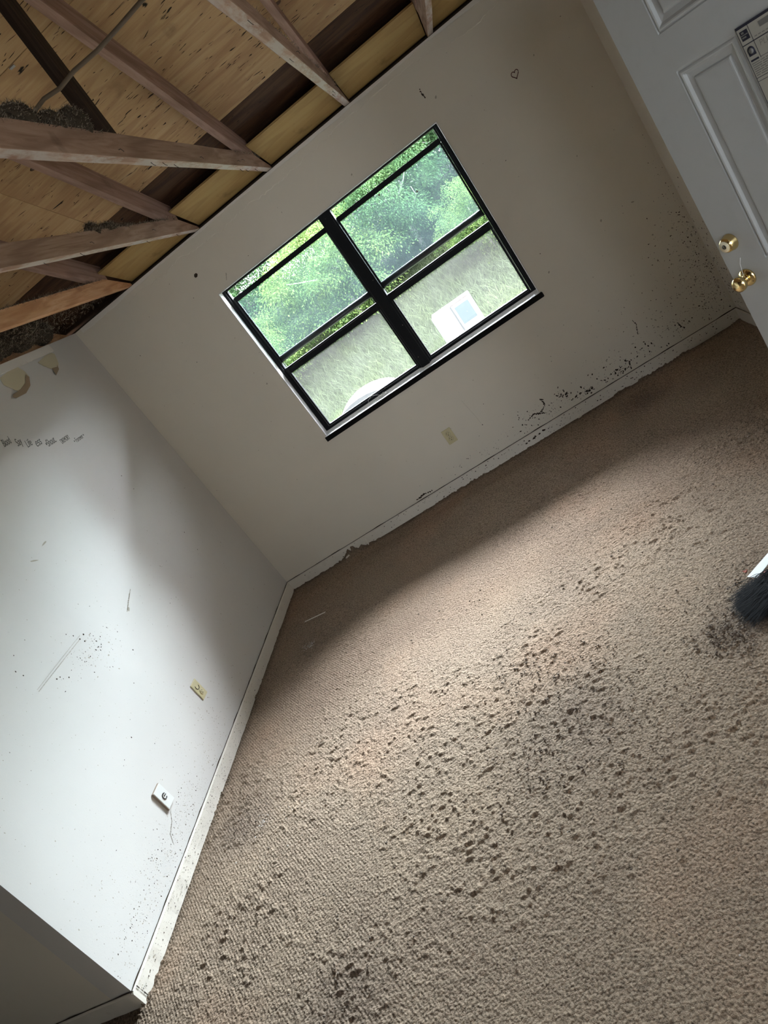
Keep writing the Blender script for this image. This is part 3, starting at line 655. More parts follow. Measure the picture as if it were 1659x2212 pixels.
TX = [-0.075, 0.535, 1.145, 1.750, 2.352, 2.945]
ORD = ['low truss lying on top of the left wall', 'orange pine truss nearest the left wall', 'pinkish truss between the orange one and the truss with the dark upright post',
       'truss with the dark upright post and a staple-scarred pale bottom edge', 'truss with peeling white residue under it, above the window', 'truss meeting the wall at the top centre edge of the photo']
def member(name, mats, Ln, wd, hg, parent, loc, rx=0.0, cut=0.0):
    s = MB(); # runs from y=0 to y=-Ln; bottom face may be another material
    n = 24; vs = []
    for i in range(n + 1):
        y = -Ln * i / n if (i == 0 or not cut) else -cut - (Ln - cut) * i / n; wob = 0.0008 * math.sin(i * 1.7 + loc[0] * 9)
        zt = hg if not (cut and i == 0) else hg * 0.14
        for (xx, zz) in ((-wd / 2 + .0015, 0), (wd / 2 - .0015, 0), (wd / 2, .0015), (wd / 2, zt), (-wd / 2, zt), (-wd / 2, .0015)): vs.append((xx + wob, y if not (cut and i == 0) else y, zz))
        if cut and i == 0:
            for (xx, zz) in ((-wd / 2 + .0015, 0), (wd / 2 - .0015, 0), (wd / 2, .0015), (wd / 2, hg), (-wd / 2, hg), (-wd / 2, .0015)): vs.append((xx + wob, -cut, zz))
    k = 6; rowsn = len(vs) // k; fs = []; mis = []
    for i in range(rowsn - 1):
        for q in range(k):
            s_mi = 1 if q in (0,) and len(mats) > 1 else 0
            s.mi.append(s_mi); s.sm.append(False); s.f.append((i * k + q, (i + 1) * k + q, (i + 1) * k + (q + 1) % k, i * k + (q + 1) % k))
    s.f += [tuple(range(k)), tuple(reversed([(rowsn - 1) * k + q for q in range(k)]))]; s.mi += [0, 0]; s.sm += [False, False]
    s.v = vs
    o = s.build(name, mats, parent); o.location = loc; o.rotation_euler = (rx, 0, 0)
    return o
for i, x in enumerate(TX):
    tr = tag(empty('roof_truss', (x, 0, H)), ORD[i], 'roof truss', 'exposed roof trusses')
    js = [M['joist_orange']] * 2 if i in (0, 1) else [M['joist'], M['joist_bottom']]
    member('bottom_chord', js, 6.0, 0.038, 0.089 if i else 0.13, tr, (0, 0.0, 0.003 if i else 0.0), cut=0.30)
    yb0 = -0.30; c = member('top_chord', [M['chord']] * 2, 5.3, 0.036, 0.14, tr, (0, -0.27, (PZ0 - 0.148 + PM * 0.27) - H), -TH)
    if i == 3:
        s_ = MB(); s_.box((-.019, -.0445, 0), (.019, .0445, 0.66)); s_.build('web_post', M['web'], tr, loc=(0, -2.245, 0.092))['label'] = 'upright web post with its shade painted into the colour'
    if i in (2, 3, 4):
        for q in range(10 if i == 3 else 6):
            yy = random.uniform(-2.9, -1.2) if q % 2 else random.uniform(-1.0, -.3); a = random.uniform(-1, 1); g = MB()
            if q % 3 == 0: g.tube([(.0180, yy, .016 + .02 * a + .03), (.026, yy + .003, .014 + .02 * a + .03), (.027, yy + .012, .004 + .02 * a + .03)], .0013, 4)
            else: g.tube([(.012 * a, yy, .004), (.012 * a + .004, yy + .002, -.010), (.012 * a + .006, yy + .012, -.013)], .0012, 4)
            g.build('staple', M['dark'], tr)
# sloped yellowed boards between trusses at the eave
BL = ['yellowed eave board beside the orange truss', 'short yellowed eave board, second bay from the left wall', 'longest visible yellow eave board above the left sash', 'brightest yellow eave board with a small chip, above the right sash', 'brown eave board between the last two trusses at the top', 'yellowed eave board at the top edge of the photo']
for i in range(len(TX)):
    x0 = TX[i] + .021; x1 = (TX[i + 1] if i + 1 < len(TX) else 3.70) - .021
    if i == 0: continue
    s_ = MB(); s_.box((0, -0.345, 0), (x1 - x0, 0.02, 0.011)); o = s_.build('eave_board', M['baffle'])
    o.location = (x0, 0.012, H + .030); o.rotation_euler = (-math.atan(0.30), 0, 0)
    tag(o, BL[i] if i < 5 else BL[5], 'board', 'yellowed boards closing the eave')

# insulation tufts
def tufts(name, path, n, ln, label, lumps=(), seed=1, th=0.0012):
    rg = random.Random(seed); V = []; F = []; MI = []
    def ribbon(p, ln_):
        d1 = Vector((rg.gauss(0, .7), rg.gauss(0, .7), abs(rg.gauss(.5, .5)))).normalized(); p = Vector(p); side = d1.cross(Vector((rg.random(), rg.random(), rg.random()))).normalized() * th
        pts = [p]; dd = d1
        for _ in range(3):
            dd = (dd + Vector((rg.gauss(0, .55), rg.gauss(0, .55), rg.gauss(-.12, .5)))).normalized(); pts.append(pts[-1] + dd * ln_ / 3)
        b0 = len(V)
        for i_, q in enumerate(pts): w_ = 1 - i_ * .28; V.extend([q - side * w_, q + side * w_])
        for i_ in range(3): F.append((b0 + 2 * i_, b0 + 2 * i_ + 1, b0 + 2 * i_ + 3, b0 + 2 * i_ + 2)); MI.append(0 if rg.random() < .6 else 1)
    for _ in range(n): ribbon(path(rg), ln * rg.uniform(.4, 1.3))
    for (c, rad, m_) in lumps:
        c = Vector(c); b0 = len(V); nu, nv = 18, 11
        for a in range(nv + 1):
            for b_ in range(nu):
                ph = math.pi * a / nv; th_ = 2 * math.pi * b_ / nu; q = rg.uniform(.80, 1.02)
                V.append(c + Vector((rad[0] * math.sin(ph) * math.cos(th_), rad[1] * math.sin(ph) * math.sin(th_), rad[2] * math.cos(ph))) * q)
        for a in range(nv):
            for b_ in range(nu): F.append((b0 + a * nu + b_, b0 + a * nu + (b_ + 1) % nu, b0 + (a + 1) * nu + (b_ + 1) % nu, b0 + (a + 1) * nu + b_)); MI.append(1)
        for _ in range(m_ * 3):
            dv = Vector((rg.gauss(0, 1), rg.gauss(0, 1), rg.gauss(0, 1))).normalized(); ribbon(c + Vector((dv.x * rad[0], dv.y * rad[1], dv.z * rad[2])) * .88, ln * .75)
    o = np_mesh(name, np.array([tuple(v_) for v_ in V]), np.array(F), [M['insul'], M['insul_dark']], smooth=False, mi=MI)
    return tag(o, label, 'insulation', kind='stuff')
tufts('loose_insulation', lambda g: (0.535 + g.uniform(-.018, .02), -abs(g.uniform(.30, 1.9)), H + .090), 2600, .030, 'fuzzy grey insulation fringe along the top of the orange truss', seed=2)
tufts('loose_insulation', lambda g: (1.145 + g.uniform(-.018, .02), -abs(g.choice((g.uniform(.32, 1.25), g.gauss(1.25, .16)))), H + .090), 2200, .030, 'fuzzy insulation clump on the truss second from the left wall',
      lumps=[((1.145, -1.22, H + .10), (.03, .12, .028), 300), ((1.145, -1.38, H + .10), (.03, .06, .04), 200), ((1.145, -1.02, H + .09), (.02, .09, .012), 120)], seed=3)
tufts('loose_insulation', lambda g: (1.750 + g.uniform(-.018, .02), -abs(g.choice((g.uniform(.03, .7), g.uniform(2.3, 3.2)))), H + .085), 1500, .026, 'dark matted insulation heap on the truss with the upright post',
      lumps=[((1.75, -2.42, H + .125), (.035, .085, .055), 300), ((1.75, -2.58, H + .115), (.03, .07, .04), 200), ((1.75, -2.75, H + .12), (.03, .09, .04), 260), ((1.75, -2.95, H + .125), (.04, .11, .05), 260)], seed=4)
tufts('loose_insulation', lambda g: (2.352 + g.uniform(-.018, .02), -abs(g.uniform(.15, 2.2)), H + .088), 1300, .022, 'thin dark insulation edge on the truss with peeling white residue', lumps=[((2.352, -y, H + .095), (.018, .10, .016), 60) for y in (.9, 1.15, 1.45, 1.7)], seed=5)
tufts('loose_insulation', lambda g: (g.uniform(-.04, .46), -g.uniform(.05, 1.8), H + .045), 1200, .05, 'dark insulation mass filling the bay against the left wall',
      lumps=[((-.02 + .02 * (k % 3), -.34 - k * .15, H + .085 + .02 * (k % 2)), (.08, .12, .075), 500) for k in range(11)], seed=6, th=.0016)
# hanging cable
s_ = MB(); s_.tube([(1.66, -2.62, 2.560), (1.707, -2.6, 2.598), (1.78, -2.6, 2.606), (1.838, -2.6, 2.597), (1.90, -2.6, 2.603), (1.988, -2.6, 2.598), (2.08, -2.6, 2.602), (2.17, -2.6, 2.608), (2.33, -2.61, 2.60), (2.352, -2.61, 2.55)], 0.0062, 10)
tag(s_.build('hanging_cable', M['cable']), 'old brown cable slung across between two trusses at upper left', 'cable')
s_ = MB(); s_.box((-.012, -.006, -.003), (.012, .006, 0)); o = s_.build('metal_clip', M['steel']); o.location = (1.432, -1.675, 3.093); o.rotation_euler = (-TH, 0, .1)
tag(o, 'tiny pale clip on a plywood seam near the left edge', 'clip')

# ------------------------------------------------------------------ torn drywall paper on the left wall
def flap(pts_out, pts_core, label, lift):
    e = empty('torn_paper_flap', (0.0, pts_out[0][0], pts_out[0][1]))
    tag(e, label, 'torn paper', 'torn paper flaps hanging from the left wall top')
    def curl(pts, off, z_top):
        m_ = MB(); n = len(pts); vs = []
        for (y, z) in pts:
            k = max(0.0, (z_top - z) / 0.2); vs.append((off + lift * k * k, y - pts_out[0][0], z - pts_out[0][1]))
        back = [(a - 0.0006, b_, c_) for (a, b_, c_) in vs]
        m_.add(vs + back, [tuple(range(n)), tuple(reversed(range(n, 2 * n)))] + [(i, (i + 1) % n, n + (i + 1) % n, n + i) for i in range(n)]); return m_
    zt = max(p_[1] for p_ in pts_out)
    curl(pts_out, 0.0022, zt).build('paper_face', M['tear_yellow'], e)
    curl(pts_core, 0.0045, zt).build('paper_core', M['tear_brown'], e)
flap([(-1.03, 2.375), (-.93, 2.388), (-.82, 2.388), (-.795, 2.35), (-.80, 2.31), (-.84, 2.285), (-.90, 2.262), (-.96, 2.250), (-1.0, 2.275), (-1.05, 2.33)],
     [(-.84, 2.316), (-.812, 2.331), (-.805, 2.31), (-.86, 2.264), (-.95, 2.236), (-1.06, 2.236), (-1.075, 2.25), (-1.05, 2.262), (-.96, 2.270), (-.88, 2.29)], 'larger yellowed torn paper flap hanging at the left edge of the photo', .012)
flap([(-.62, 2.365), (-.50, 2.385), (-.42, 2.385), (-.40, 2.37), (-.44, 2.31), (-.49, 2.28), (-.56, 2.30), (-.60, 2.335)],
     [(-.545, 2.298), (-.485, 2.293), (-.47, 2.305), (-.49, 2.275), (-.565, 2.250), (-.56, 2.27)], 'smaller torn paper flap nearer the room corner', .010)
s_ = MB()
rg = random.Random(9); n = 90; vs = []
for i in range(n + 1):
    y = -2.2 + 1.82 * i / n; vs += [(0.003, y, 2.44), (0.003, y, 2.392 + rg.uniform(-.006, .006) + (.012 if i % 17 < 3 else 0)), (0.0002, y, 2.388)]
s_.add(vs, [f_ for i in range(n) for f_ in ((i * 3, i * 3 + 3, i * 3 + 4, i * 3 + 1), (i * 3 + 1, i * 3 + 4, i * 3 + 5, i * 3 + 2))])
s_.build('torn_tape_edge', M['tear_paper'], wall_left)

# ------------------------------------------------------------------ wall plates
def duplex(loc, rz, label, kindn, tilt=0.0):
    e = empty('wall_outlet' if kindn != 'jack' else 'phone_jack_plate', loc, rz); e.rotation_euler = (0, tilt, rz)
    tag(e, label, 'outlet' if kindn != 'jack' else 'wall plate')
    # local frame: +x along wall to the right, -y towards the room
    p = MB(); dp = .006 if kindn != 'jack' else .014
    p.box((-.035, -dp, -.057), (.035, 0, .057)); p.build('cover_plate', M['ivory'] if kindn != 'jack' else M['whiteplastic'], e, .002)
    if kindn == 'jack':
        s = MB(); s.box((-.0365, -.010, -.0585), (.0365, 0, .0585)); s.build('plate_edge', M['side_brown'], e, .001)
        r_ = MB(); r_.tube([(.014 * math.cos(a), -.0155, .014 * math.sin(a)) for a in np.linspace(.6, 5.4, 18)], .0026, 6); r_.tube([(0, -.0155, .004), (.006, -.018, 0), (.012, -.018, .002)], .002, 6); r_.build('cable_stub', M['dark'], e)
    elif kindn == 'duplex':
        for zz in (.020, -.020):
            s = MB(); s.lathe([(.0165, 0), (.0165, .0025), (.015, .0035)], 24, M=Matrix.Translation((0, -.006, zz)) @ Matrix.Rotation(math.radians(90), 4, 'X')); so = s.build('socket', M['ivory'], e)
            q = MB(); q.box((-.0078, -.0102, zz + .001), (-.0052, -.0094, zz + .009)); q.box((.0052, -.0102, zz + .001), (.0078, -.0094, zz + .009)); q.box((-.003, -.0102, zz - .010), (.003, -.0094, zz - .005)); q.build('slots', M['dark'], so)
            rr = MB(); rr.tube([(.0170 * math.cos(a), -.0066, zz + .0170 * math.sin(a)) for a in np.linspace(0, 2 * math.pi, 25)], .0009, 5); rr.build('rim_shadow_gap', M['mold_light'], so)
        s = MB(); s.lathe([(.003, 0), (.003, .001)], 12, M=Matrix.Translation((0, -.006, 0)) @ Matrix.Rotation(math.radians(90), 4, 'X')); s.build('screw', M['steel'], e)
    else:
        s = MB(); s.lathe([(.0165, 0), (.0165, .0025), (.015, .0035)], 24, M=Matrix.Translation((0, -.006, -.020)) @ Matrix.Rotation(math.radians(90), 4, 'X')); so = s.build('socket', M['ivory'], e)
        q = MB(); q.box((-.0078, -.0102, -.019), (-.0052, -.0094, -.011)); q.box((.0052, -.0102, -.019), (.0078, -.0094, -.011)); q.box((-.003, -.0102, -.030), (.003, -.0094, -.025)); q.build('slots', M['dark'], so)
        r_ = MB(); r_.tube([(.0165 * math.cos(a), -.0075, .020 + .0165 * math.sin(a)) for a in np.linspace(2.4, 6.2, 16)], .0016, 6); r_.build('cracked_socket_ring', M['dark'], e)
    return e
duplex((1.722, -.0005, .380), 0, 'almond duplex outlet on the cream wall below the window', 'duplex')
duplex((.0005, -1.645, .385), math.radians(90), 'almond outlet with a broken upper socket on the bright left wall', 'half')
duplex((.0005, -2.375, .312), math.radians(90), 'white square-edged wall plate with a dark curl of cable, nearest the lower corner', 'jack')

# ------------------------------------------------------------------ DOOR
PH = -1.04
dr = tag(empty('door_1', (3.244, -2.113, 0.0)), 'open white six-panel door at the right edge with brass hardware', 'door', kind='structure')
# local: x along door from free edge to hinge, -y towards camera face
dr.rotation_euler = (0, 0, PH)
DW, DH = .914, 2.03
def door_leaf():
    nx, nz = 230, 508
    x = np.linspace(0, DW, nx); z = np.linspace(0.015, DH, nz); X, Z = np.meshgrid(x, z, indexing='ij')
    dep = np.zeros_like(X)
    for (a, b_) in ((.160, .381), (.533, .754)):
        for (c0, c1) in ((.20, .812), (.964, 1.621), (1.736, 1.93)):
            dd = np.minimum(np.minimum(X - a, b_ - X), np.minimum(Z - c0, c1 - Z))
            prof = np.interp(dd, [-.001, 0.0, .003, .006, .013, .018, .022, .040, .045, .05], [0, .0, -.005, -.0005, .0015, -.0005, -.006, -.0095, -.0035, -.0025])
            dep = np.where(dd > -.001, prof, dep)
    V = np.stack([X.ravel(), -dep.ravel() - .0, Z.ravel()], 1)   # dep<0 goes into the leaf (+y)
    I = np.arange(nx * nz).reshape(nx, nz); F = np.stack([I[:-1, :-1].ravel(), I[1:, :-1].ravel(), I[1:, 1:].ravel(), I[:-1, 1:].ravel()], 1)
    # back and edges
    b0 = len(V); z0, z1 = .015, DH
    E = np.array([(0, 0, z0), (DW, 0, z0), (DW, 0, z1), (0, 0, z1), (0, .044, z0), (DW, .044, z0), (DW, .044, z1), (0, .044, z1)])
    V = np.vstack([V, E]); F = np.vstack([F, np.array([(4, 7, 6, 5), (0, 3, 7, 4), (1, 5, 6, 2), (0, 4, 5, 1), (3, 2, 6, 7)]) + b0]); return V, F
V, F = door_leaf(); leaf = np_mesh('door_leaf', V, F, M['door'], dr, smooth=False)
RX = Matrix.Rotation(math.radians(90), 4, 'X')     # lathe +z -> -y (towards camera)
k = MB(); k.lathe([(.0325, 0), (.0325, .004), (.029, .010), (.016, .013), (.012, .015), (.012, .024), (.014, .027), (.022, .031), (.0265, .038), (.0275, .045), (.026, .053), (.020, .059), (.010, .062), (.0, .0625)], 40, M=Matrix.Translation((.06, 0, .913)) @ RX)
kb = k.build('door_knob', M['brass'], dr); kb['label'] = 'round brass knob'
s_ = MB(); s_.tube([(.062, -.016, .925), (.066, -.016, .945), (.068, -.012, .972), (.072, -.004, .990)], .0008, 5); s_.build('knob_string', M['whiteplastic'], kb)['label'] = 'thin white string on the knob'
k = MB(); k.lathe([(.031, 0), (.031, .003), (.0295, .006), (.0295, .008), (.0285, .010), (.0285, .012), (.0275, .014), (.0265, .024), (.022, .030), (.0205, .031)], 40, M=Matrix.Translation((.06, 0, 1.053)) @ RX)
db = k.build('deadbolt', M['brass'], dr); db['label'] = 'stepped brass deadbolt cylinder'
k = MB(); k.lathe([(.0200, .031), (.0200, .0325), (.0185, .033)], 32, M=Matrix.Translation((.06, 0, 1.053)) @ RX); k.build('lock_face', M['keyface'], db)
k = MB(); k.lathe([(.0080, .033), (.0080, .0338)], 24, M=Matrix.Translation((.06, 0, 1.053)) @ RX); k.build('keyhole', M['dark'], db)
k = MB(); k.box((.0592, -.0342, 1.047), (.0608, -.0336, 1.059)); k.build('key_slot', M['brass'], db)
k = MB()
for zz in (.25, 1.0, 1.78): k.lathe([(.007, 0), (.007, .09)], 12, M=Matrix.Translation((DW + .004, .004, zz)))
k.build('hinges', M['brass'], dr)
# notice taped to the door
nl = empty('paper_notice', (3.244, -2.113, 0)); nl.rotation_euler = (0, 0, PH)
tag(nl, 'printed paper notice with black border and icons taped on the white door', 'notice')
s_ = MB(); s_.box((.392, -.0050, 1.33), (.62, -.0040, 1.631)); yk = -.0053
def rc(x0, z0, x1, z1, mi=1): s_.box((x0, yk, z0), (x1, yk + .0004, z1), mi)
rc(.392, 1.625, .62, 1.632); rc(.392, 1.33, .3932, 1.632); rc(.4285, 1.533, .4297, 1.626); rc(.392, 1.580, .62, 1.5825); rc(.4297, 1.535, .62, 1.536)
rc(.392, 1.4875, .62, 1.489); rc(.392, 1.478, .62, 1.4792); rc(.398, 1.5335, .4235, 1.5385)
rc(.399, 1.592, .424, 1.618)
s_.lathe([(.0115, 0), (.0115, .0004)], 24, 1, M=Matrix.Translation((.411, yk, 1.562)) @ RX); s_.box((.3995, yk, 1.548), (.4225, yk + .0004, 1.562), 1)
yk = -.0062; s_.lathe([(.0075, 0), (.0075, .0004)], 20, 2, M=Matrix.Translation((.411, yk, 1.561)) @ RX); rc(.401, 1.605, .4225, 1.6075, 2); rc(.402, 1.598, .415, 1.602, 2); rc(.404, 1.610, .412, 1.615, 2)
yk = -.0054
for q in range(7):
    zz = 1.527 - q * .0055; xx = .397
    while xx < .60:
        ww = random.uniform(.008, .03); rc(xx, zz, min(xx + ww, .61), zz + .0022, 2); xx += ww + .004
for q in range(4): rc(.436 + q * .012, 1.588, .444 + q * .012, 1.590, 2)
rc(.46, 1.603, .60, 1.618, 2)
s_.build('notice_sheet', [M['paper'], M['ink'], M['ink_faint']], nl)
cu = bpy.data.curves.new('t', 'FONT'); cu.body = 'PLUM'; cu.size = .022; cu.shear = .2; cu.offset = -.0004
o = bpy.data.objects.new('t', cu); COL.objects.link(o); bpy.context.view_layer.update(); dg = bpy.context.evaluated_depsgraph_get()
me = bpy.data.meshes.new_from_object(o.evaluated_get(dg), depsgraph=dg); COL.objects.unlink(o); bpy.data.objects.remove(o); me.materials.clear(); me.materials.append(M['ink_faint'])
o = bpy.data.objects.new('handwriting', me); COL.objects.link(o); o.parent = nl; o.matrix_local = Matrix(((1, 0, 0, .440), (0, 0, -1, -.0056), (0, 1, 0, 1.560), (0, 0, 0, 1)))

# ------------------------------------------------------------------ floor litter
s_ = MB(); s_.box((-.093, -.005, 0), (.093, .005, .003)); o = s_.build('plastic_strip', M['stick'], bevel=.0008); o.location = (.366, -.710, .006); o.rotation_euler = (0, .01, math.atan2(-.029, .18)); tag(o, 'thin white strip lying on the carpet near the corner', 'strip')
s_ = MB(); s_.add([(0, 0, 0), (.012, 0, .002), (.016, .004, .05), (.010, .006, .056), (.004, .003, .03)], [(0, 1, 2, 3, 4)]); s_.add([(0, .002, 0), (.012, .002, .002), (.016, .006, .05), (.010, .008, .056), (.004, .005, .03)], [(4, 3, 2, 1, 0)])
o = s_.build('paint_chip', M['stick']); o.location = (.742, -.030, .006); tag(o, 'pale curled chip standing against the baseboard', 'paint chip')
s_ = MB(); s_.add([(-.02, 0, .004), (.0, -.012, .008), (.022, .004, .01), (.012, .016, .018), (-.01, .012, .012)], [(0, 1, 2, 3, 4)]); s_.add([(-.02, 0, .001), (.0, -.012, .005), (.022, .004, .007), (.012, .016, .015), (-.01, .012, .009)], [(4, 3, 2, 1, 0)])
o = s_.build('paint_chip', M['stick']); o.location = (.56, -.055, .012); tag(o, 'flat pale chip in the carpet fluff left of the curled chip', 'paint chip')
s_ = MB(); s_.add([(-.012, 0, .0), (.0, -.018, .006), (.018, -.004, .004), (.008, .012, .012)], [(0, 1, 2, 3)]); s_.add([(-.012, 0, -.002), (.0, -.018, .004), (.018, -.004, .002), (.008, .012, .010)], [(3, 2, 1, 0)])
o = s_.build('paint_chip', M['stick']); o.location = (2.536, -.045, .008); tag(o, 'lone pale chip at the baseboard below the mold on the right', 'paint chip')
cb = MB(); crumbs(cb, 90, lambda: (random.gauss(.391, .022), random.gauss(-1.055, .018), .004 + random.random() * .003), .001, .004)
tag(cb.build('white_crumb_patch', M['debris']), 'patch of white crumbs on the carpet near the left baseboard', 'debris', kind='stuff')
cb = MB(); crumbs(cb, 60, lambda: (random.gauss(.416, .014), random.gauss(-2.48, .016), .004 + random.random() * .003), .001, .0035)
tag(cb.build('white_crumb_patch', M['debris']), 'small bluish white crumb patch further down by the carpet ruck', 'debris', kind='stuff')
cb = MB(); crumbs(cb, 70, lambda: (random.uniform(.15, 3.4), random.uniform(-3.8, -.4), .005), .001, .003)
crumbs(cb, 10, lambda: (random.uniform(.2, .7), random.uniform(-2.8, -2.4), .006), .002, .005)
tag(cb.build('scattered_crumbs', M['debris']), 'tiny white crumbs scattered over the whole carpet', 'debris', kind='stuff')
LINT = mat('carpet_lint', (0.20, 0.16, 0.13), 1.0, spec=.05)[0]
ICO = [(0, -.53, -.85), (0, .53, -.85), (0, -.53, .85), (0, .53, .85), (-.53, -.85, 0), (.53, -.85, 0), (-.53, .85, 0), (.53, .85, 0), (-.85, 0, -.53), (-.85, 0, .53), (.85, 0, -.53), (.85, 0, .53)]
ICF = [(0, 1, 10), (1, 0, 8), (2, 3, 9), (3, 2, 11), (0, 5, 4), (2, 4, 5), (1, 6, 7), (3, 7, 6), (4, 9, 8), (6, 8, 9), (5, 10, 11), (7, 11, 10), (0, 4, 8), (0, 10, 5), (1, 8, 6), (1, 7, 10), (2, 9, 4), (2, 5, 11), (3, 6, 9), (3, 11, 7)]
def crumbs(mb, n, fpos, r0, r1, flat=0.6):
    for _ in range(n):
        c = Vector(fpos()); rr = r0 + (r1 - r0) * random.random() ** 2; k = [random.uniform(.55, 1.3) for _ in ICO]
        mb.add([c + Vector((a * rr * q, b_ * rr * q, g * rr * flat * q)) for (a, b_, g), q in zip(ICO, k)], ICF, 0, True)
cb = MB()
spots = [(1.93, -2.74, .20, 420), (2.0, -2.42, .10, 90), (1.80, -2.35, .08, 60), (2.60, -2.67, .07, 420), (2.90, -.34, .09, 90), (.28, -2.44, .07, 90), (1.02, -3.5, .09, 60), (1.6, -1.6, .06, 20), (1.85, -1.95, .07, 40), (.95, -3.1, .12, 50), (2.45, -2.3, .3, 80), (2.1, -3.2, .4, 110), (3.0, -1.6, .4, 70), (.5, -1.05, .09, 50), (1.4, -2.9, .4, 160), (2.2, -2.9, .35, 160), (.9, -2.0, .35, 80), (2.75, -2.45, .10, 120)]
for (x, y, s, n) in spots: crumbs(cb, n, lambda: (random.gauss(x, s), random.gauss(y, s * .8), .003 + random.random() * .004), .0014, .0058, .9)
cb.v = [v_ if v_[0] > .02 else (.03, v_[1], v_[2]) for v_ in cb.v]
tag(cb.build('carpet_lint', LINT), 'loose brown carpet lint balls and dirt over the floor', 'lint', kind='stuff')
s_ = MB(); crumbs(s_, 7, lambda: (random.gauss(2.77, .004), random.gauss(-2.404, .004), .008), .002, .006); tag(s_.build('red_crumb', M['cardred']), 'tiny red scrap beside the black broom head', 'scrap')
# broom head at the right edge
br = tag(empty('broom_head', (2.80, -2.60, 0)), 'black bristled broom head with a white and red label, cut by the right edge', 'broom')
rg = random.Random(4); Vb = []; Fb = []
for i in range(5200):
    t_ = rg.random(); root = Vector((0.13 + rg.gauss(0, .018), -0.02 + rg.gauss(0, .045) + .0, .035 + abs(rg.gauss(0, .012))))
    tip = Vector((-.125 + .11 * rg.random() + .02 * rg.gauss(0, 1), .035 * rg.gauss(0, 1) + .035 - .09 * rg.random() + .0, .006 + .022 * rg.random()))
    mid = (root + tip) / 2 + Vector((0, 0, .022 + .012 * rg.random())); sd = Vector((0.3, 1, 0.2)).normalized() * .0011
    b0 = len(Vb); Vb += [root - sd, root + sd, mid - sd, mid + sd, tip - sd * .4, tip + sd * .4]; Fb += [(b0, b0 + 1, b0 + 3, b0 + 2), (b0 + 2, b0 + 3, b0 + 5, b0 + 4)]
o = np_mesh('bristles', np.array([tuple(v_) for v_ in Vb]), np.array(Fb), M['bristle'], br, smooth=False); o['kind'] = 'stuff'
s_ = MB(); s_.box((.10, -.09, .015), (.17, .07, .062)); s_.build('head_block', M['bristle'], br, .006)
s_ = MB(); s_.add([(-.040, .130, .030), (.14, .205, .065), (.15, .165, .075), (-.016, .085, .040)], [(0, 1, 2, 3)]); s_.add([(-.040, .130, .0285), (.14, .205, .0635), (.15, .165, .0735), (-.016, .085, .0385)], [(3, 2, 1, 0)]); lb = s_.build('label_card', M['cardwhite'], br)
s_ = MB(); s_.add([(-.022, .080, .040), (.02, .088, .050), (.13, .100, .070), (.13, .090, .068), (.02, .078, .048)], [(0, 1, 2, 3, 4)]); s_.add([(-.022, .080, .039), (.02, .088, .049), (.13, .100, .069), (.13, .090, .067), (.02, .078, .047)], [(4, 3, 2, 1, 0)]); s_.build('red_stripe', M['cardred'], lb)

# ------------------------------------------------------------------ OUTSIDE
def gz(x, y):
    s = np.interp(y, [0, 4.2, 8.0, 11.5, 15, 26], [-0.55, -0.424, 0.75, 1.75, 2.3, 2.5])
    return s + 0.25 * (vnoise(x, y, .35, 21) - .5) * np.clip(y / 4, 0, 1)
x = np.linspace(-14, 20, 120); y = np.linspace(0.14, 26, 110); X, Y = np.meshgrid(x, y, indexing='ij'); Z = gz(X, Y)
I = np.arange(X.size).reshape(X.shape); F = np.stack([I[:-1, :-1].ravel(), I[1:, :-1].ravel(), I[1:, 1:].ravel(), I[:-1, 1:].ravel()], 1)
hill = np_mesh('hillside', np.stack([X.ravel(), Y.ravel(), Z.ravel()], 1), F, M['soil']); struct(hill, 'steep green hillside outside the window', 'hill')
# exterior wall skirt is the back of wall_back; weeds as stuff
def blades(n, area, hmin, hmax, wmin, wmax, seed):
    g = np.random.default_rng(seed); px = g.uniform(area[0], area[1], n); py = area[2] + (area[3] - area[2]) * g.random(n) ** 1.0; pz = gz(px, py)
    h = g.uniform(hmin, hmax, n); an = g.uniform(0, 2 * np.pi, n); lean = g.uniform(.1, .9, n); la = g.uniform(0, 2 * np.pi, n); wd = g.uniform(wmin, wmax, n)
    dx = np.cos(an) * wd; dy = np.sin(an) * wd; lx = np.cos(la) * lean * h; ly = np.sin(la) * lean * h
    A = np.stack([px - dx, py - dy, pz - .02], 1); B = np.stack([px + dx, py + dy, pz - .02], 1)
    C = np.stack([px + dx * .8 + lx * .45, py + dy * .8 + ly * .45, pz + h * .65], 1); D = np.stack([px - dx * .8 + lx * .45, py - dy * .8 + ly * .45, pz + h * .65], 1)
    E_ = np.stack([px + dx * .1 + lx, py + dy * .1 + ly, pz + h * .95], 1); G_ = np.stack([px - dx * .1 + lx, py - dy * .1 + ly, pz + h * .95], 1)
    V = np.stack([A, B, C, D, E_, G_], 1).reshape(-1, 3); b = np.arange(n) * 6
    F = np.concatenate([np.stack([b, b + 1, b + 2, b + 3], 1), np.stack([b + 3, b + 2, b + 4, b + 5], 1)]); return V, F
V, F = blades(110000, (-2.5, 6.5, 3.4, 9.5), .06, .30, .002, .008, 3)
tag(np_mesh('weedy_grass', V, F, M['grass'], smooth=False), 'tall weedy grass covering the bank outside the window', 'grass', kind='stuff')
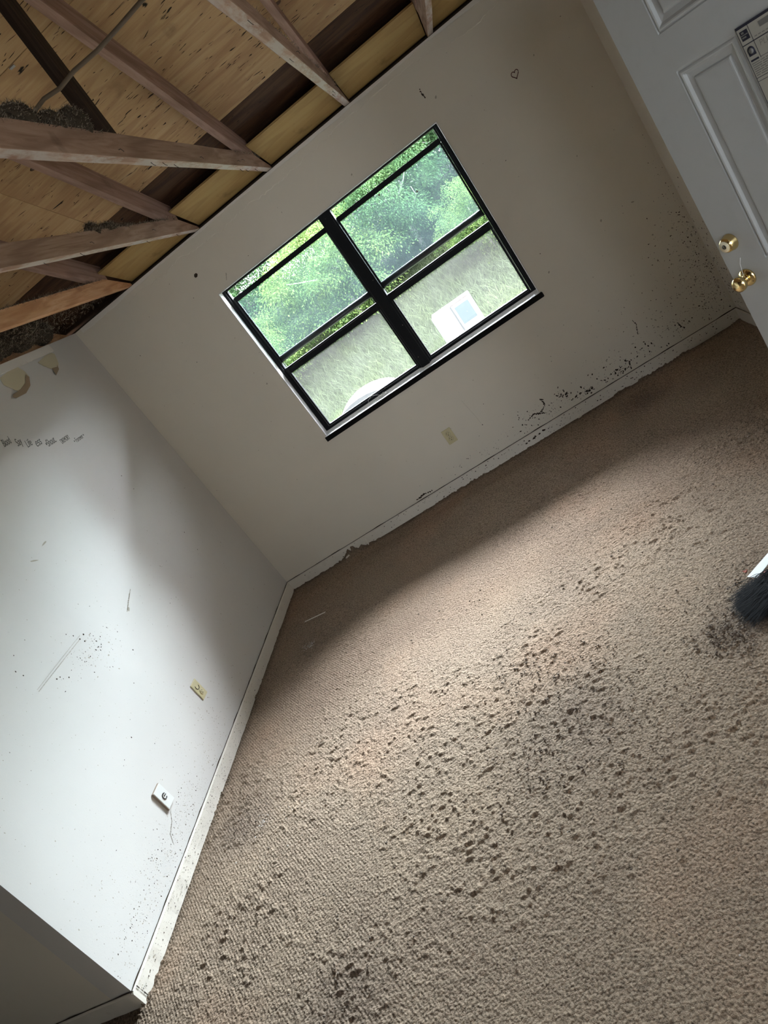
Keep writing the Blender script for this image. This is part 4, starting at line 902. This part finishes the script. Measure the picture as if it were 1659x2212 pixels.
def leaves(n, cen, rad, size, seed, ncl=70):
    g = np.random.default_rng(seed)
    dirs = g.normal(size=(ncl, 3)); dirs /= np.linalg.norm(dirs, axis=1)[:, None]
    cl = np.array(cen) + dirs * np.array(rad) * (g.random(ncl) ** .4)[:, None]; cs = g.uniform(.20, .42, ncl)
    k = g.integers(0, ncl, n); off = g.normal(size=(n, 3)) * np.array([1, 1, .55]) * cs[k][:, None] * .62
    off[:, 2] -= 0.35 * (off[:, 0] ** 2 + off[:, 1] ** 2) / cs[k]
    P = cl[k] + off
    out_ = off / (np.linalg.norm(off, axis=1)[:, None] + 1e-6)
    d1 = out_ * .8 + g.normal(size=(n, 3)) * .45 + np.array([0, -.2, -.45]); d1 /= np.linalg.norm(d1, axis=1)[:, None]
    nr = g.normal(size=(n, 3)) * .6 + np.array([0, -.5, .9]); sd = np.cross(d1, nr); sd /= np.linalg.norm(sd, axis=1)[:, None]
    ln = g.uniform(.6, 1.3, n)[:, None] * size; wd = ln * g.uniform(.16, .26, n)[:, None]
    V = np.stack([P, P + d1 * ln * .45 + sd * wd, P + d1 * ln, P + d1 * ln * .45 - sd * wd], 1).reshape(-1, 3); b = np.arange(n) * 4
    return V, np.stack([b, b + 1, b + 2, b + 3], 1)
protos = []
for s in range(3):
    V, F = leaves(42000, (0, 0, 1.75), (1.6, 1.2, 1.35), .064, 40 + s, 120)
    protos.append((V, F))
def tree(x, y, sc_, rz, kind, mat_, label, trunk_h=1.6, lean=(0, 0)):
    z = float(gz(np.array([x]), np.array([y]))[0]); e = empty('tree', (x, y, z - .05), rz); e.scale = (sc_,) * 3
    tag(e, label, 'tree', 'leafy trees on the bank')
    tr = MB(); tr.tube([(0, 0, 0), (lean[0] * .3, lean[1] * .3, trunk_h * .4), (lean[0] * .7, lean[1] * .7, trunk_h * .8), (lean[0], lean[1], trunk_h * 1.3)], [.07, .06, .045, .02], 10); tr.build('trunk', M['bark'], e)
    g = random.Random(int(x * 100 + y * 10)); 
    for q in range(4):
        a = g.uniform(0, 6.28); z0 = trunk_h * g.uniform(.5, 1.0); Lb = g.uniform(.8, 1.4); bm = MB()
        pts = [(0, 0, z0)] + [(math.cos(a) * Lb * k_ / 3 + g.gauss(0, .06), math.sin(a) * Lb * k_ / 3 + g.gauss(0, .06), z0 + .5 * k_ / 3 * Lb) for k_ in (1, 2, 3)]
        bm.tube(pts, [.028, .02, .013, .006], 6); bm.build('branch', M['twig'], e)
    me_ = bpy.data.meshes.get('crown_%d_%s' % (kind, mat_))
    if me_ is None:
        V, F = protos[kind]; o = np_mesh('crown', V, F, M[mat_], e, smooth=False); o.data.name = 'crown_%d_%s' % (kind, mat_)
    else:
        o = bpy.data.objects.new('crown', me_); COL.objects.link(o); o.parent = e
    return e
TREES = [(0.3, 7.8, .72, 0, 0, 'leaf_y', 'bushy light green tree filling the left upper pane'), (1.75, 8.9, .75, 1.3, 1, 'leaf', 'green tree behind the black mullion'),
         (3.1, 10.2, .9, 2.1, 2, 'leaf', 'shaded tree with bare pale trunk in the right upper pane'), (4.4, 8.0, .70, .6, 0, 'leaf_y', 'yellow green tree at the right edge of the right upper pane'),
         (-1.5, 9.0, .85, 3, 1, 'leaf', 'tree beyond the left edge of the left upper pane'), (0.6, 10.9, .95, 4.1, 2, 'leaf_y', 'tall pale green tree high behind the left upper pane'),
         (2.2, 12.2, .95, 5, 0, 'leaf', 'tall dark green tree high behind the mullion'), (4.9, 11.4, .95, .3, 1, 'leaf_y', 'tall yellow green tree at the top right of the window'),
         (6.4, 9.6, .9, 1.9, 2, 'leaf', 'tree beyond the right edge of the right upper pane'), (-3.4, 11.5, 1.0, 2.4, 0, 'leaf', 'tree far to the left on the bank'), (7.9, 12.5, 1.0, 3.7, 1, 'leaf', 'tree far to the right on the bank'),
         (-.5, 12.4, 1.15, 1.2, 1, 'leaf', 'broad tree high at the top left of the window'), (3.6, 13.4, 1.25, 2.2, 2, 'leaf', 'broad tree high behind the top right corner of the window'),
         (2.75, 7.3, .42, 3.3, 1, 'leaf_y', 'low light green sapling just above the lower right pane'), (-1.3, 6.9, .5, 4.3, 2, 'leaf_y', 'low light green sapling at the left edge of the bank')]
for i, a in enumerate(TREES):
    tree(a[0], a[1], a[2], a[3], a[4], a[5], a[6], lean=((.3, -.1) if i == 2 else (.1, .05)))
# white cabinet outside
cbn = tag(empty('metal_cabinet', (1.83, 5.0, -.42)), 'white metal cabinet with a pale blue panel standing in the grass outside', 'cabinet')
s_ = MB(); s_.box((-.295, 0, 0), (.295, .38, .855)); s_.build('body', M['metalwhite'], cbn, .015)
s_ = MB(); s_.box((-.29, -.012, .40), (-.008, 0, .85)); s_.build('door', M['metalwhite'], cbn, .006)
s_ = MB(); s_.box((.012, -.012, .40), (.29, 0, .85)); d2 = s_.build('door', M['metalwhite'], cbn, .006)
s_ = MB(); s_.box((.045, -.018, .56), (.25, -.011, .81)); s_.build('blue_panel', M['panelblue'], d2)['label'] = 'pale blue square panel'
s_ = MB(); s_.box((-.008, -.004, .40), (.012, -.001, .85)); s_.build('seam', M['vent'], cbn)
s_ = MB()
for q in range(6): s_.box((-.27 + q * .05, -.008, .43 - .05), (-.235 + q * .05, -.001, .455 - .05))
s_.build('vent_slots', M['vent'], cbn)
s_ = MB(); s_.box((.0, -.01, .856), (.295, .10, .866)); s_.build('top_trim', M['pinktrim'], cbn)
# curved grey sheet
s_ = MB(); vs = []
for i in range(15):
    a = math.pi * i / 14; vs += [(-.55 * math.cos(a), 0, .83 * math.sin(a) ** .45), (-.55 * math.cos(a), .55, .83 * math.sin(a) ** .45)]
s_.add(vs, [(2 * i, 2 * i + 1, 2 * i + 3, 2 * i + 2) for i in range(14)] + [tuple(2 * i for i in reversed(range(15)))], smooth=False)
o = s_.build('metal_cover', M['sheetgrey']); o.location = (0.46, 3.5, -.46); tag(o, 'low rounded grey metal cover seen through the lower left pane', 'metal cover')
